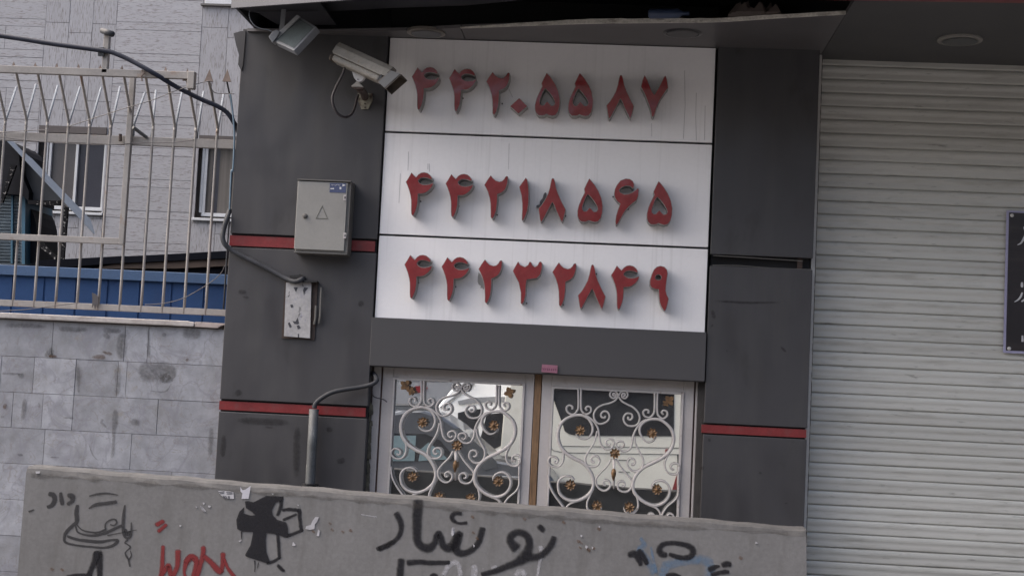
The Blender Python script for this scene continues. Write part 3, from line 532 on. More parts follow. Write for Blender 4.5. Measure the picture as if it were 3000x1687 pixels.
# soffit over the shutter bay
sf = thing('shutter_soffit', (3.0, -0.4, SOF), 'plain dark grey soffit above the rolling shutter with a red front edge', 'soffit')
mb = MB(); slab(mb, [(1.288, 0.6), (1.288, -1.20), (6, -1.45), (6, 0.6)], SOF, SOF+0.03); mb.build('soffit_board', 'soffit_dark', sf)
mb = MB(); slab(mb, [(0.78, -1.185), (1.28, -1.208), (6, -1.46), (6, -1.7), (0.8, -1.5)], SOF-0.005, SOF+0.2); mb.build('red_edge', 'red', sf)
mb = MB(); mb.tube([at3(*Z7(2450, 175), -0.85), at3(*Z7(2270, 320), -0.4), at3(*Z7(2150, 440), 0.0)], 0.002, 5)
def downlight(p, r, label, m1, m2, drop=0.004):
    t = thing('recessed_light', (p[0], p[1], SOF), label, 'ceiling light', 'round lights set in the soffit')
    mb = MB(); mb.lathe((p[0], p[1], SOF), (0, 0, -1), [(r*0.86, -0.01), (r, -0.01), (r, drop), (r*0.84, drop+0.004), (r*0.8, drop)], 32); mb.build('rim', m1, t, smooth=False)
    mb = MB(); mb.lathe((p[0], p[1], SOF-drop-0.006), (0, 0, 1), [(r*0.78, 0), (r*0.5, 0.002), (r*0.45, 0.001)], 32); mb.build('lamp_bowl', m2, t)
M['chrome'] = mat('dull_chrome', (0.30, 0.27, 0.24), 0.3, 0.8)
M['dim_rim'] = mat('dusty_light_rim', (0.21, 0.20, 0.185), 0.7)
M['lens'] = mat('lamp_lens', (0.03, 0.037, 0.045), 0.15, 0.2)
def sofpt(sx, sy):
    d = ray(sx, sy); t = (SOF-EYE)/d.z; return (d.x*t, -DIST+d.y*t)
downlight(sofpt(*C3(1880, 277)), 0.125, 'round chrome rimmed light in the soffit above the left part of the sign', 'chrome', 'lens', 0.008)
downlight(sofpt(2000, 98), 0.125, 'black rimless round light in the soffit above the right part of the sign', 'black', 'black', 0.001)
downlight(sofpt(*crop(2250, 0, 2.8987)(1630, 335)), 0.135, 'round light with pale rim and grey bowl above the shutter', 'dim_rim', 'lens', 0.012)

# unseen upper storeys, added over the canopy to keep the front in shade
mb = MB(); mb.box(-2.5, 12, 0.35, 8, SOF+0.35, 6.2)
tag(mb.build('upper_shade_block', 'fascia'), 'unseen grey block added above the canopy to keep the front in shade', 'building')
# ---------------------------------------------------------------- rolling shutter
sh = thing('roller_shutter', (3.6, 0.24, 0), 'closed cream metal rolling shutter with horizontal slats and grime', 'shutter')
mb = MB(); SY = 0.25; pitch = 0.0
ys = at(2393, 907, SY)[1]; yn = at(2374, 1595.8, SY)[1]
# slat pitch: lines in the enlarged photo
lines = [at(2250+370/2.415, 500+y/2.415, SY)[1] for y in (113, 983)]; pitch = (lines[0]-lines[1])/9.0
z0 = lines[1]-pitch*math.floor((lines[1]-0.13)/pitch)
prof = [(0.0, 0.010), (0.015, 0.0), (0.07, -0.004), (0.14, -0.005), (0.26, -0.0045), (0.42, -0.0035), (0.52, -0.0045), (0.62, -0.0070), (0.74, -0.0078), (0.86, -0.0060), (0.93, -0.003), (0.962, 0.001), (0.965, 0.010)]
zz = []; k = 0
while z0+pitch*k < SOF-0.02:
    for t, d in prof: zz.append((z0+pitch*(k+t), SY+d))
    k += 1
xs = [1.27+0.15*i for i in range(12)]+[3.1, 3.6, 4.2, 5.0, 6.0]; vs = []; fs = []
for z, y in zz:
    for x in xs: vs.append((x, y, z))
nx = len(xs)
random.seed(4); tn = [random.random() for _ in range(80)]
vs = [(x, y+0.0012*math.sin(x*3+z*7)+0.003*(tn[int((z-z0)/pitch+0.001) % 80]-0.5)*math.sin(x*2.1+z*40), z+0.0012*math.sin(x*2.3+int((z-z0)/pitch)*1.9)) for x, y, z in vs]
for i in range(len(zz)-1):
    for j in range(nx-1):
        fs.append((i*nx+j, i*nx+j+1, (i+1)*nx+j+1, (i+1)*nx+j)); mb.tone[len(fs)-1] = tn[i//len(prof) % 80]
mb.add(vs, fs); mb.build('slat_curtain', 'shutter', sh, recalc=False)
mb = MB(); mb.box(1.2635, 1.291, 0.10, 0.34, 0.13, SOF-0.004); o = mb.build('guide_rail', 'rail', sh, bevel=0.003)
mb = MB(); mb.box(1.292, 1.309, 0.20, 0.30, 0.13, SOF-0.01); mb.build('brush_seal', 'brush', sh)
# poster on the shutter
PY = SY-0.03; PO = crop(2850, 580, 3.0187)
po = thing('poster', (2.7, PY, 2.0), 'black printed poster with white letters fixed on the shutter by screws', 'poster')
x0 = at(2949, 618, PY)[0]; zt_ = at(2950, 617, PY)[1]; zb_ = at(2940, 1033, PY)[1]
mb = MB(); mb.box(x0+0.016, x0+1.0, PY-0.003, PY+0.002, zb_+0.016, zt_-0.012); mb.build('printed_sheet', 'poster', po)
mb = MB(); mb.box(x0, x0+1.016, PY, PY+0.006, zb_, zt_); mb.build('border', 'poster_edge', po)
mb = MB()
for x, y in ((345, 155), (320, 1330)):
    p = at(*PO(x, y), PY); mb.lathe((p[0], PY-0.003, p[1]), (0, -1, 0), [(0.012, 0), (0.012, 0.004), (0.005, 0.008)], 12)
mb.build_parts('fixing_screw', 'rail', po)
mb = MB()
for st_ in ([(395, 415, 3), (425, 400, 7), (445, 370, 9), (470, 320, 9)], [(368, 918, 3), (400, 900, 7), (425, 870, 9), (438, 835, 6)], [(435, 745, 8), (435, 775, 11), (437, 790, 6)], [(430, 915, 6), (450, 905, 8), (480, 880, 8)], [(438, 1215, 6), (438, 1270, 7)], [(455, 1215, 3), (455, 1270, 6)], [(452, 255, 6), (460, 280, 8), (475, 290, 6)]):
    s2 = cr([(*at(*PO(a, b), PY-0.004), r_) for a, b, r_ in st_], 4)
    mb.tube([Vector((q[0], PY-0.0042, q[1])) for q in s2], [q[2]*0.00075 for q in s2], 6, flat=0.001)
mb.build_parts('lettering', 'ink_white', po)

# ---------------------------------------------------------------- windows with scrollwork grilles
WY, GY, PYN = 0.10, 0.085, 0.135
def wstroke(mb, pts, wpx, Y=GY, ry=0.006, c=W2, off=0.0, n=8, taper=False):
    s_ = cr([at(*c(x, y), Y) for x, y in pts], n); q = [Vector((p[0]+off, Y, p[1])) for p in s_]; m = len(q)
    r = wpx*0.00058
    rr = [r*(0.55+0.75*math.sin(math.pi*i/(m-1))**1.0) if taper else r for i in range(m)]
    mb.tube(q, rr, 8, flat=ry)
THIN = [
 [(465, 262), (466, 420), (455, 460), (430, 490), (395, 490), (365, 465), (362, 430), (385, 412), (412, 425), (412, 448)],
 [(490, 262), (489, 430), (505, 475), (540, 492), (575, 470), (575, 435), (550, 422), (530, 440), (542, 460)],
 [(1142, 300), (1141, 440), (1130, 490), (1095, 520), (1055, 510), (1040, 475), (1060, 452), (1088, 460), (1085, 485)],
 [(1166, 302), (1165, 470), (1185, 515), (1220, 530), (1252, 505), (1250, 470), (1222, 458), (1205, 475), (1218, 495)],
 [(790, 330), (770, 322), (778, 308), (798, 318), (795, 342), (770, 350), (745, 325), (755, 292), (785, 285), (808, 303), (822, 335), (850, 375), (900, 405), (950, 430), (990, 470), (1010, 520), (995, 575), (950, 597), (900, 590), (870, 555), (868, 515), (895, 485), (935, 490), (945, 520), (925, 542), (905, 530), (912, 515)],
 [(860, 330), (878, 330), (878, 310), (855, 312), (852, 340), (880, 352), (903, 325), (892, 292), (862, 288), (837, 303), (818, 335), (790, 372), (740, 395), (680, 410), (630, 440), (603, 490), (610, 540), (645, 575), (690, 572), (730, 545), (740, 505), (720, 470), (685, 468), (665, 495), (675, 520), (700, 522), (703, 505)],
 [(520, 500), (560, 520), (605, 560), (640, 620), (650, 690), (665, 755), (700, 798), (745, 800), (775, 770), (780, 735), (755, 712), (720, 720), (710, 750), (735, 768), (750, 752)],
 [(1070, 540), (1030, 560), (980, 620), (950, 690), (940, 760), (910, 810), (860, 820), (815, 790), (802, 755), (825, 732), (860, 737), (870, 765), (850, 785), (830, 770)],
 [(632, 640), (610, 730), (570, 800), (535, 860), (528, 910), (545, 945), (590, 958), (635, 945), (655, 905), (640, 870), (605, 862), (580, 885), (590, 915), (613, 912)],
 [(960, 690), (975, 760), (1010, 830), (1040, 890), (1035, 950), (1000, 990), (950, 995), (910, 960), (900, 920), (920, 885), (955, 890), (970, 915), (955, 940), (935, 935)],
 [(320, 790), (335, 850), (325, 920), (290, 955), (240, 955), (205, 925), (205, 890), (230, 867), (265, 875), (285, 900), (270, 925), (250, 912)],
 [(1290, 800), (1250, 870), (1230, 930), (1240, 980), (1270, 1015), (1320, 1025), (1355, 1000), (1362, 960), (1340, 930), (1305, 930), (1285, 955), (1295, 980), (1315, 975)],
 [(755, 890), (720, 950), (660, 1010), (625, 1060), (625, 1110), (650, 1150), (695, 1170), (735, 1150), (750, 1115), (735, 1085), (705, 1075), (685, 1095), (690, 1115), (708, 1117)],
 [(800, 890), (850, 970), (900, 1030), (940, 1080), (938, 1130), (910, 1170), (870, 1180), (825, 1160), (812, 1120), (830, 1090), (860, 1088), (878, 1110), (870, 1130), (852, 1130)],
 [(200, 1030), (212, 1120), (250, 1200), (300, 1270), (340, 1330), (345, 1400)],
 [(575, 1185), (540, 1225), (480, 1255), (400, 1280), (355, 1325), (340, 1400)],
 [(600, 1150), (570, 1210), (545, 1270), (545, 1320), (570, 1352), (620, 1366), (655, 1352), (670, 1325)],
 [(970, 1180), (990, 1250), (995, 1310), (970, 1355), (920, 1377), (882, 1352), (870, 1320)],
 [(1010, 1240), (1080, 1290), (1160, 1325), (1195, 1385), (1195, 1450)],
 [(1350, 1100), (1350, 1190), (1320, 1250), (1250, 1310), (1205, 1385), (1200, 1450)],
 [(1082, 1400), (1092, 1378), (1112, 1370), (1135, 1382), (1140, 1405)], [(1250, 1400), (1260, 1380), (1282, 1372), (1305, 1385), (1310, 1405)],
 [(1352, 960), (1350, 1110)],
]
THICK = [
 [(445, 665), (465, 695), (510, 712), (555, 700), (585, 660), (593, 610), (575, 560), (540, 520), (480, 500), (400, 512), (330, 555), (293, 620), (285, 700), (310, 780), (360, 840), (430, 885), (500, 920), (550, 970), (590, 1040), (600, 1110), (575, 1180), (510, 1235), (430, 1260), (350, 1240), (300, 1190), (285, 1120), (300, 1070), (345, 1040), (400, 1045), (430, 1075)],
 [(1155, 690), (1130, 725), (1085, 740), (1040, 710), (1010, 650), (1015, 600), (1050, 560), (1110, 537), (1190, 542), (1260, 590), (1300, 650), (1310, 730), (1280, 810), (1220, 870), (1130, 920), (1050, 960), (985, 1020), (950, 1100), (960, 1180), (1010, 1240), (1080, 1285), (1150, 1300), (1220, 1275), (1265, 1220), (1275, 1160), (1250, 1105), (1200, 1080), (1150, 1090), (1120, 1120), (1118, 1150)],
]
ROS = [(480, 633), (1118, 660), (790, 840), (393, 1118), (1162, 1158), (630, 1300), (915, 1312)]
def rosette(mb, cx, cz, Y, rad, rot=0.0, squash=1.0):
    n = 8
    for k in range(n):
        a = rot+2*math.pi*k/n; o = len(mb.v); m = 10; pc = (cx+math.cos(a)*rad*0.62*squash, cz+math.sin(a)*rad*0.62)
        ring = []
        for j in range(m):
            t = 2*math.pi*j/m; lx = math.cos(t)*rad*0.38; lz = math.sin(t)*rad*0.25
            ring.append((pc[0]+(lx*math.cos(a)-lz*math.sin(a))*squash, pc[1]+lx*math.sin(a)+lz*math.cos(a)))
        mb.add([(x, Y-0.004, z) for x, z in ring]+[(pc[0], Y+0.001, pc[1])]+[(x, Y+0.004, z) for x, z in ring], [(j, (j+1) % m, m) for j in range(m)]+[(j, (j+1) % m, m+1+(j+1) % m, m+1+j) for j in range(m)])
    mb.lathe((cx, Y-0.002, cz), (0, -1, 0), [(rad*0.3, 0), (rad*0.24, 0.006), (rad*0.1, 0.009)], 10)
def window(lab, c, outer, inner, off, leaves, leaf2):
    # outer: leaf frame corners TL TR BR BL, inner: glass opening corners
    O = [at(*c(*p), WY) for p in outer]; I = [at(*c(*p), WY) for p in inner]
    wn = thing('window', ((O[0][0]+O[1][0])/2, WY, 0.5), lab, 'window', 'two barred windows under the lintel')
    xo0, xo1 = (O[0][0]+O[3][0])/2, (O[1][0]+O[2][0])/2; xi0, xi1 = (I[0][0]+I[3][0])/2, (I[1][0]+I[2][0])/2
    zi = (I[0][1]+I[1][1])/2; zo = 1.70; zbm = 0.45; zib = 0.53
    mb = MB(); mb.box(xo0, xi0, WY, WY+0.05, zbm, zo); mb.box(xi1, xo1, WY, WY+0.05, zbm, zo); mb.box(xi0, xi1, WY+0.001, WY+0.049, zi, zo); mb.box(xi0, xi1, WY+0.001, WY+0.049, zbm, zib)
    fr = mb.build('frame', 'frame', wn, bevel=0.004)
    mb = MB(); e = 0.014
    mb.box(xi0, xi0+e, WY-0.012, WY+0.02, zib, zi); mb.box(xi1-e, xi1, WY-0.012, WY+0.02, zib, zi); mb.box(xi0+e, xi1-e, WY-0.011, WY+0.02, zi-e, zi); mb.box(xi0+e, xi1-e, WY-0.011, WY+0.02, zib, zib+e)
    mb.build('grille_surround', 'grille', wn, bevel=0.002)
    mb = MB(); mb.box(xi0-0.01, xi1+0.01, PYN, PYN+0.008, zib-0.01, zi+0.01); mb.build('pane', 'mirror', wn)
    mb = MB()
    for s_ in THIN: wstroke(mb, s_, 10.5, off=off, ry=0.005)
    for s_ in THICK: wstroke(mb, s_, 15, off=off, ry=0.006, taper=True, n=8)
    # stem
    p0, p1 = at(*W2(781, 890), GY), at(*W2(780, 1150), GY); mb.tube([(p0[0]+off, GY, p0[1]), (p1[0]+off, GY, p1[1])], [0.010, 0.006], 8, flat=0.006)
    gr = mb.build('scroll_grille', 'grille', wn, smooth=True)
    for i, (x, y) in enumerate(ROS):
        mb = MB(); p = at(*W2(x, y), GY-0.01); rosette(mb, p[0]+off, p[1], GY-0.012, 0.034, 0.3*i); mb.build('rosette', 'gold', gr)
    mb = MB(); p = at(*W2(778, 1020), GY-0.008)
    mb.lathe((p[0]+off, GY-0.006, p[1]-0.042), (0, 0, 1), [(0.003, 0), (0.011, 0.02), (0.017, 0.045), (0.014, 0.062), (0.005, 0.078)], 12); mb.build('bud', 'gold', gr, smooth=True)
    for (cc, x, y, sc, rt) in leaves:
        mb = MB(); p = at(*cc(x, y), GY-0.012)
        for k in range(4):
            a = rt+k*1.5; L = 0.034*sc; q = [(p[0]+math.cos(a)*L*u-math.sin(a)*v*L, p[1]+math.sin(a)*L*u+math.cos(a)*v*L) for u, v in ((0, 0), (0.4, 0.42), (0.8, 0.36), (1.15, 0), (0.8, -0.36), (0.4, -0.42))]
            mb.prism(q, GY-0.018-0.001*k, GY-0.010-0.001*k)
        mb.lathe((p[0], GY-0.014, p[1]), (0, -1, 0), [(0.008, 0), (0.006, 0.008)], 8)
        mb.build('gilt_leaf', 'gold', gr)
    return wn
off1 = at(*W1(840, 780), GY)[0]-at(*W2(790, 840), GY)[0]
window('left barred window reflecting a dark car and a white van', W1, [(190, 60), (1530, 140), (1475, 1300), (130, 1190)], [(275, 165), (1450, 222), (1388, 1290), (226, 1200)], off1, [(W1, 385, 235, 1.0, 1.0), (W1, 435, 285, 0.8, 3.0), (W1, 1305, 300, 1.0, 0.5)], None)
window('right barred window reflecting a cream van with a dark window', W2, [(150, 160), (1500, 215), (1440, 1405), (92, 1310)], [(228, 245), (1408, 300), (1347, 1400), (186, 1310)], 0.0, [(W2, 1272, 370, 0.95, 0.8), (W2, 1240, 395, 0.6, 2.4)], None)
# outer jambs (fixed frame) and rusty joint lines
jb = thing('window_surround', (-0.5, 0.15, 0.45), 'fixed off white frame around both barred windows with rusty joint lines', 'window frame')
def vbar(mb, c, pt, pb, wpx, Y, depth, z0, z1):
    a = at(*c(*pt), Y); b = at(*c(*pb), Y); x = (a[0]+b[0])/2; mb.box(x, x+wpx, Y, Y+depth, z0, z1); return x
mb = MB(); xa = at(*W1(112, 60), WY+.02)[0]; xb = at(*W1(186, 60), WY+.02)[0]; mb.box(xa, xb-0.004, WY+0.004, WY+0.07, 0.45, 1.70)
xc = at(*W2(1506, 215), WY+.02)[0]; xd = at(*W2(1526, 215), WY+.02)[0]; mb.box(xc, xd, WY+0.004, WY+0.07, 0.45, 1.70); mb.box(xa, xd, WY+0.055, WY+0.08, 1.66, 1.70)
mb.build('jamb', 'frame', jb, bevel=0.003)
mb = MB(); mb.box(xd+0.001, XPR+0.011, WY-0.03, WY+0.07, 0.45, 1.664); mb.build('side_filler', mat('jamb_shade_filler', (0.034, 0.031, 0.03), 0.8, 0, 0.3, 8), jb)  # added strip, its colour stands for the shading beside the jamb
mb = MB(); mb.box(xb-0.006, xb+0.012, WY+0.02, WY+0.07, 0.45, 1.7); mb.box(xc-0.012, xc+0.002, WY+0.02, WY+0.07, 0.45, 1.7); mb.build('rusty_joint', 'rust_line', jb)
mb = MB(); x0 = at(*W1(1535, 155), WY)[0]; x1 = at(*W1(1594, 155), WY)[0]; x2 = at(*W1(1478, 1295), WY)[0]; x3 = at(*W1(1538, 1295), WY)[0]
mb.prism([((x0+x2)/2, 0.45), ((x1+x3)/2, 0.45), ((x1+x3)/2, 1.665), ((x0+x2)/2, 1.665)], WY-0.004, WY+0.06)
tag(mb.build('timber_post', 'wood', bevel=0.004), 'bare brown timber strip standing between the two barred windows', 'post')
# crumbling plaster in the slot at the left of the windows
mb = MB(); xg = XPL-0.002
mb.box(xg-0.004, xa-0.002, 0.10, 0.2, 0.45, 1.66)
rough = thing('plaster_strip', (xg+0.02, 0.1, 0.5), 'crumbling brown and yellow plaster strip between the wide pillar and the left window', 'wall'); mb.build('dark_core', 'niche', rough)
random.seed(11); mb = MB()
for i in range(46):
    z = random.uniform(0.85, 1.42); x = random.uniform(xg-0.002, xa-0.02); d = random.uniform(0.01, 0.03)
    mb.prism([(x, z), (x+d, z+random.uniform(-0.01, 0.01)), (x+d*0.8, z+d*1.6), (x+d*0.1, z+d*1.2)], 0.095-random.uniform(0, 0.01), 0.101)
mb.build_parts('loose_plaster', mat('old_plaster', (0.12, 0.11, 0.085), 0.9, 0, 0.5, 20), rough)

# ---------------------------------------------------------------- concrete barrier with graffiti
def bar_top(sx, sy): x, z = at(sx, sy, -1.15); return x, z
tl, tr_ = bar_top(107, 1360), bar_top(2352, 1541.6)
SL = (tr_[1]-tl[1])/(tr_[0]-tl[0])
def topz(x): return tl[1]+SL*(x-tl[0])
FYT, FLARE, LEDGE = -1.30, 0.16, 0.042
def face_y(x, z): return FYT-FLARE*(topz(x)-LEDGE-z)
def bhit(sx, sy, out=0.0):
    d = ray(sx, sy); t = (DIST+FYT)/d.y
    for _ in range(8):
        x = d.x*t; z = EYE+d.z*t; y = face_y(x, z); t = (y-out+DIST)/d.y
    return Vector((d.x*t, d.y*t-DIST, EYE+d.z*t))
br = thing('concrete_barrier', (-1.0, -1.3, 0.13), 'long grey precast concrete road barrier covered with graffiti', 'barrier')
mb = MB(); n = 60; vs = []; fs = []; bfs = []; tfs = []
bl_ = bhit(50.7, 1687); xtl = tl[0]; KL = (bl_.x-xtl)/(topz(xtl)-bl_.z)
for i in range(n+1):
    u = i/n; sec = []
    xt = xtl+(tr_[0]-xtl)*u; xb_ = xt-(1-u)**6*0.0
    def X(z): return xt+(KL*(topz(xt)-z)*max(0, 1-u*14))+(0.02*(topz(xt)-z)*max(0, 1-(1-u)*14))
    jz = 0.0022*math.sin(i*1.7)+0.002*math.sin(i*0.63)
    tz = topz(xt)+jz; ch = tz-LEDGE+0.004*math.sin(i*2.3)+0.003*math.sin(i*5.1)-(0.012 if i in (5, 17, 31, 32, 47, 56) else 0)
    for y, z in ((-1.02, 0.13), (-1.15+0.02, 0.5), (-1.15, tz-0.01), (-1.16, tz), (-1.262, tz-0.004), (-1.285, tz-0.016), (face_y(xt, ch), ch), (face_y(xt, tz-0.1), tz-0.1), (face_y(xt, tz-0.3), tz-0.3), (face_y(xt, tz-0.65), tz-0.65), (face_y(xt, 0.13)-0.05, 0.13)):
        vs.append((X(z), y, z))
m_ = 11
for i in range(n):
    for k in range(m_):
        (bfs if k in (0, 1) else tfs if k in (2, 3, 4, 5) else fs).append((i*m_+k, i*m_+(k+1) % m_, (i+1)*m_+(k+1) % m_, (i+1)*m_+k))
fs.append(tuple(range(m_))); fs.append(tuple(n*m_+k for k in range(m_-1, -1, -1)))
mb.add(vs, fs); mb.build('body', 'concrete', br, recalc=False)
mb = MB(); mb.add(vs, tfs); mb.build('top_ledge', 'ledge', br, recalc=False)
mb = MB(); mb.add(vs, bfs); mb.build('back_face', mat('shaded_back_concrete', (0.02, 0.02, 0.021), 0.9, spec=0.1), br, recalc=False)  # near-black colour stands in for the shade behind the barrier
def ribbon(mb, c, pts, out=0.002, soft=1.25, n=6, ends=True):
    # pts: (x, y, width) in enlarged-photo pixels; a flat paint stroke lying on the barrier face
    sc = 1.0/ (c(1, 0)[0]-c(0, 0)[0])
    q = cr(pts, n) if len(pts) > 2 else cr([pts[0], tuple((a+b)/2 for a, b in zip(pts[0], pts[1])), pts[1]], n)
    if ends:      # rounded ends
        def ext(a, b):
            dx, dy = a[0]-b[0], a[1]-b[1]; l = math.hypot(dx, dy) or 1; return (a[0]+dx/l*a[2]*0.45, a[1]+dy/l*a[2]*0.45, a[2]*0.55)
        q = [ext(q[0], q[1])]+q+[ext(q[-1], q[-2])]
    m = len(q); o = len(mb.v)
    for i, (x, y, w_) in enumerate(q):
        a = q[max(i-1, 0)]; b = q[min(i+1, m-1)]; dx, dy = b[0]-a[0], b[1]-a[1]; l = math.hypot(dx, dy) or 1; nx_, ny_ = -dy/l, dx/l
        for j, s_ in enumerate((-1, -0.5, 0, 0.5, 1)):
            px, py = x+nx_*w_*0.5*soft*s_, y+ny_*w_*0.5*soft*s_
            mb.v.append(bhit(*c(px, py), out)); mb.cov[len(mb.v)-1] = (0.0, 0.85, 1, 0.85, 0.0)[j]*(0.0 if i in (0, m-1) else 1)
    for i in range(m-1):
        for j in range(4): mb.f.append((o+i*5+j, o+i*5+j+1, o+i*5+6+j, o+i*5+5+j))
def fill(mb, c, pts, out=0.002, soft=8):
    # filled painted area with a thinning rim
    n = len(pts); cx = sum(p[0] for p in pts)/n; cy = sum(p[1] for p in pts)/n
    tri = tessellate_polygon([[Vector((x, y, 0)) for x, y in pts]]); o = len(mb.v)
    for x, y in pts: mb.v.append(bhit(*c(x, y), out)); mb.cov[len(mb.v)-1] = 1.0
    for t in tri: mb.f.append(tuple(o+k for k in t))
    ar = sum(pts[i][0]*pts[(i+1) % n][1]-pts[(i+1) % n][0]*pts[i][1] for i in range(n)); sg = 1 if ar > 0 else -1
    o2 = len(mb.v)
    for i in range(n):
        p0, p1, p2 = Vector(pts[i-1]), Vector(pts[i]), Vector(pts[(i+1) % n]); d = ((p1-p0).normalized()+(p2-p1).normalized())
        if d.length < 0.2: d = (p1-p0)
        d.normalize(); q = p1+Vector((d.y, -d.x))*soft*sg; mb.v.append(bhit(*c(q.x, q.y), out)); mb.cov[len(mb.v)-1] = 0.0
    for i in range(n): mb.f.append((o+i, o+(i+1) % n, o2+(i+1) % n, o2+i))
def paint(name, mname, label, rib=(), fills=(), out=0.002, soft=1.75, fsoft=8, parts=False):
    mb = MB()
    for i, (c, pts) in enumerate(rib): ribbon(mb, c, pts, out+0.0004*(i % 5), soft)
    for i, (c, pts) in enumerate(fills): fill(mb, c, pts, out+0.0003*i+0.0025, fsoft)
    for o in (mb.build_parts(name, mname, br, recalc=False) if parts else [mb.build(name, mname, br, recalc=False)]): o['label'] = label
paint('graffiti_cross', 'black_spray', 'thick black cross shaped graffiti with a drop shadow outline', out=0.002, soft=1.15, fsoft=5,
 rib=[(G2, [(1040, 725, 38), (1110, 715, 45), (1200, 725, 45), (1235, 745, 40)]), (G2, [(1225, 720, 50), (1228, 800, 50), (1235, 870, 48), (1250, 950, 45)]), (G2, [(1250, 945, 40), (1150, 985, 42), (1080, 1010, 46)]),
      (G2, [(1050, 830, 40), (1120, 800, 32), (1190, 770, 34)]), (G2, [(985, 985, 42), (995, 1100, 42), (1005, 1250, 44)]), (G2, [(1005, 1245, 36), (930, 1290, 44), (870, 1300, 50)]),
      (G2, [(1030, 590, 46), (1020, 690, 50), (985, 780, 40)]), (G2, [(590, 960, 16), (590, 1010, 14), (592, 1040, 8)]), (G2, [(735, 1280, 20), (738, 1340, 16), (735, 1400, 10)]), (G2, [(775, 1300, 14), (765, 1360, 8)]), (G2, [(990, 1330, 45), (1030, 1370, 50), (1060, 1390, 30)])],
 fills=[(G2, [(720, 640), (860, 570), (1050, 575), (1040, 610), (960, 640), (920, 720), (930, 780), (980, 830), (1080, 860), (1095, 920), (1100, 1010), (1060, 1020), (980, 985), (860, 970), (850, 1060), (860, 1180), (900, 1290), (860, 1300), (640, 1230), (630, 1215), (690, 1110), (720, 960), (600, 955), (545, 930), (535, 830), (570, 740), (620, 690), (610, 760), (690, 785), (745, 780), (700, 735), (640, 700), (630, 630), (660, 625)])])
paint('graffiti_word', 'black_spray', 'black sprayed word in Persian script below the left window', soft=2.1,
 rib=[(G3, [(405, 560, 42), (440, 620, 42), (462, 700, 38), (450, 780, 34), (400, 850, 32), (320, 905, 34), (220, 945, 36)]),
      (G3, [(640, 425, 70), (640, 500, 66), (632, 600, 66), (630, 750, 60), (635, 850, 58), (680, 915, 56), (760, 935, 60), (820, 880, 44), (845, 800, 44), (870, 775, 40), (890, 830, 44), (915, 910, 50), (980, 935, 60), (1030, 880, 60), (1060, 810, 50), (1095, 780, 44), (1070, 850, 56), (1050, 930, 60), (1080, 985, 54), (1160, 985, 44), (1240, 940, 42), (1295, 870, 42), (1320, 790, 44), (1340, 720, 42)]),
      (G3, [(1110, 565, 26), (1050, 560, 30), (1010, 590, 34), (1020, 635, 30), (1080, 668, 18), (1170, 662, 24)]),
      (G3, [(1700, 940, 70), (1640, 860, 56), (1650, 800, 50), (1720, 765, 46), (1800, 790, 50), (1840, 860, 52), (1830, 950, 60), (1790, 1030, 80), (1700, 1090, 56), (1600, 1130, 46), (1480, 1180, 40), (1330, 1220, 34)]),
      (G3, [(1790, 1020, 60), (1880, 1035, 50), (1970, 1010, 46), (2050, 940, 46), (2090, 870, 44), (2110, 815, 38)]),
      (G3, [(1960, 735, 60), (1985, 710, 56)])])
paint('graffiti_angle', 'black_spray', 'black sprayed corner stroke at the bottom of the barrier',
 rib=[(G3, [(530, 1095, 50), (650, 1085, 44), (800, 1095, 42), (980, 1090, 34)]), (G3, [(460, 1060, 60), (455, 1130, 56), (445, 1240, 60)]), (G3, [(780, 1240, 30), (810, 1225, 34), (850, 1240, 30)])])
paint('graffiti_ring', 'black_spray', 'black sprayed oval ring near the right end of the barrier',
 rib=[(G4, [(930, 1010, 40), (880, 1000, 56), (850, 960, 50), (880, 905, 46), (960, 880, 38), (1080, 890, 42), (1180, 920, 50), (1215, 975, 54), (1180, 1030, 50), (1090, 1040, 44), (1000, 1015, 38), (960, 1000, 30)])])
paint('graffiti_scrawl', 'black_spray', 'black sprayed scrawls around the oval ring', parts=True,
 rib=[(G4, [(525, 1010, 50), (590, 1000, 60), (640, 1080, 44), (650, 1120, 36)]), (G4, [(630, 960, 40), (680, 1030, 50), (720, 1105, 38)]), (G4, [(1390, 1170, 50), (1440, 1145, 44), (1500, 1130, 20)]), (G4, [(1530, 1120, 44), (1580, 1105, 50), (1620, 1115, 40)]),
      (G4, [(1420, 1230, 50), (1480, 1205, 36), (1560, 1190, 40), (1600, 1195, 30)]), (G4, [(930, 1240, 40), (1000, 1225, 44), (1080, 1245, 30)])])
paint('graffiti_blue', 'blue_spray', 'faded blue spray paint under the black scrawls', out=0.001,
 rib=[(G4, [(650, 830, 30), (690, 900, 50), (640, 960, 60), (720, 1050, 60), (800, 1200, 70)]), (G4, [(760, 930, 20), (790, 1060, 24), (820, 1200, 30)]), (G4, [(880, 1230, 80), (930, 1130, 90), (1060, 1090, 70), (1200, 1070, 80), (1330, 1060, 90), (1400, 1120, 80), (1390, 1230, 90)])])
paint('graffiti_white', 'white_spray', 'faint white spray mark', out=0.001, parts=True,
 rib=[(G3, [(920, 1220, 40), (970, 1130, 44), (1050, 1090, 40), (1085, 1140, 40), (1100, 1230, 40)]), (G3, [(1240, 1130, 50), (1255, 1180, 60), (1240, 1240, 50)]), (G3, [(1440, 1160, 40), (1490, 1140, 40)]), (G3, [(1960, 920, 40), (1980, 980, 50), (1960, 1060, 30), (1940, 1180, 26), (1930, 1240, 20)]), (G3, [(1700, 1230, 50), (1750, 1190, 60), (1800, 1230, 50)]),
      (G3, [(30, 575, 10), (120, 590, 9), (200, 600, 10)]), (G3, [(1020, 720, 26), (1018, 790, 36)]), (G3, [(860, 800, 26), (862, 825, 22)]), (G3, [(1240, 900, 20), (1245, 925, 18)])])
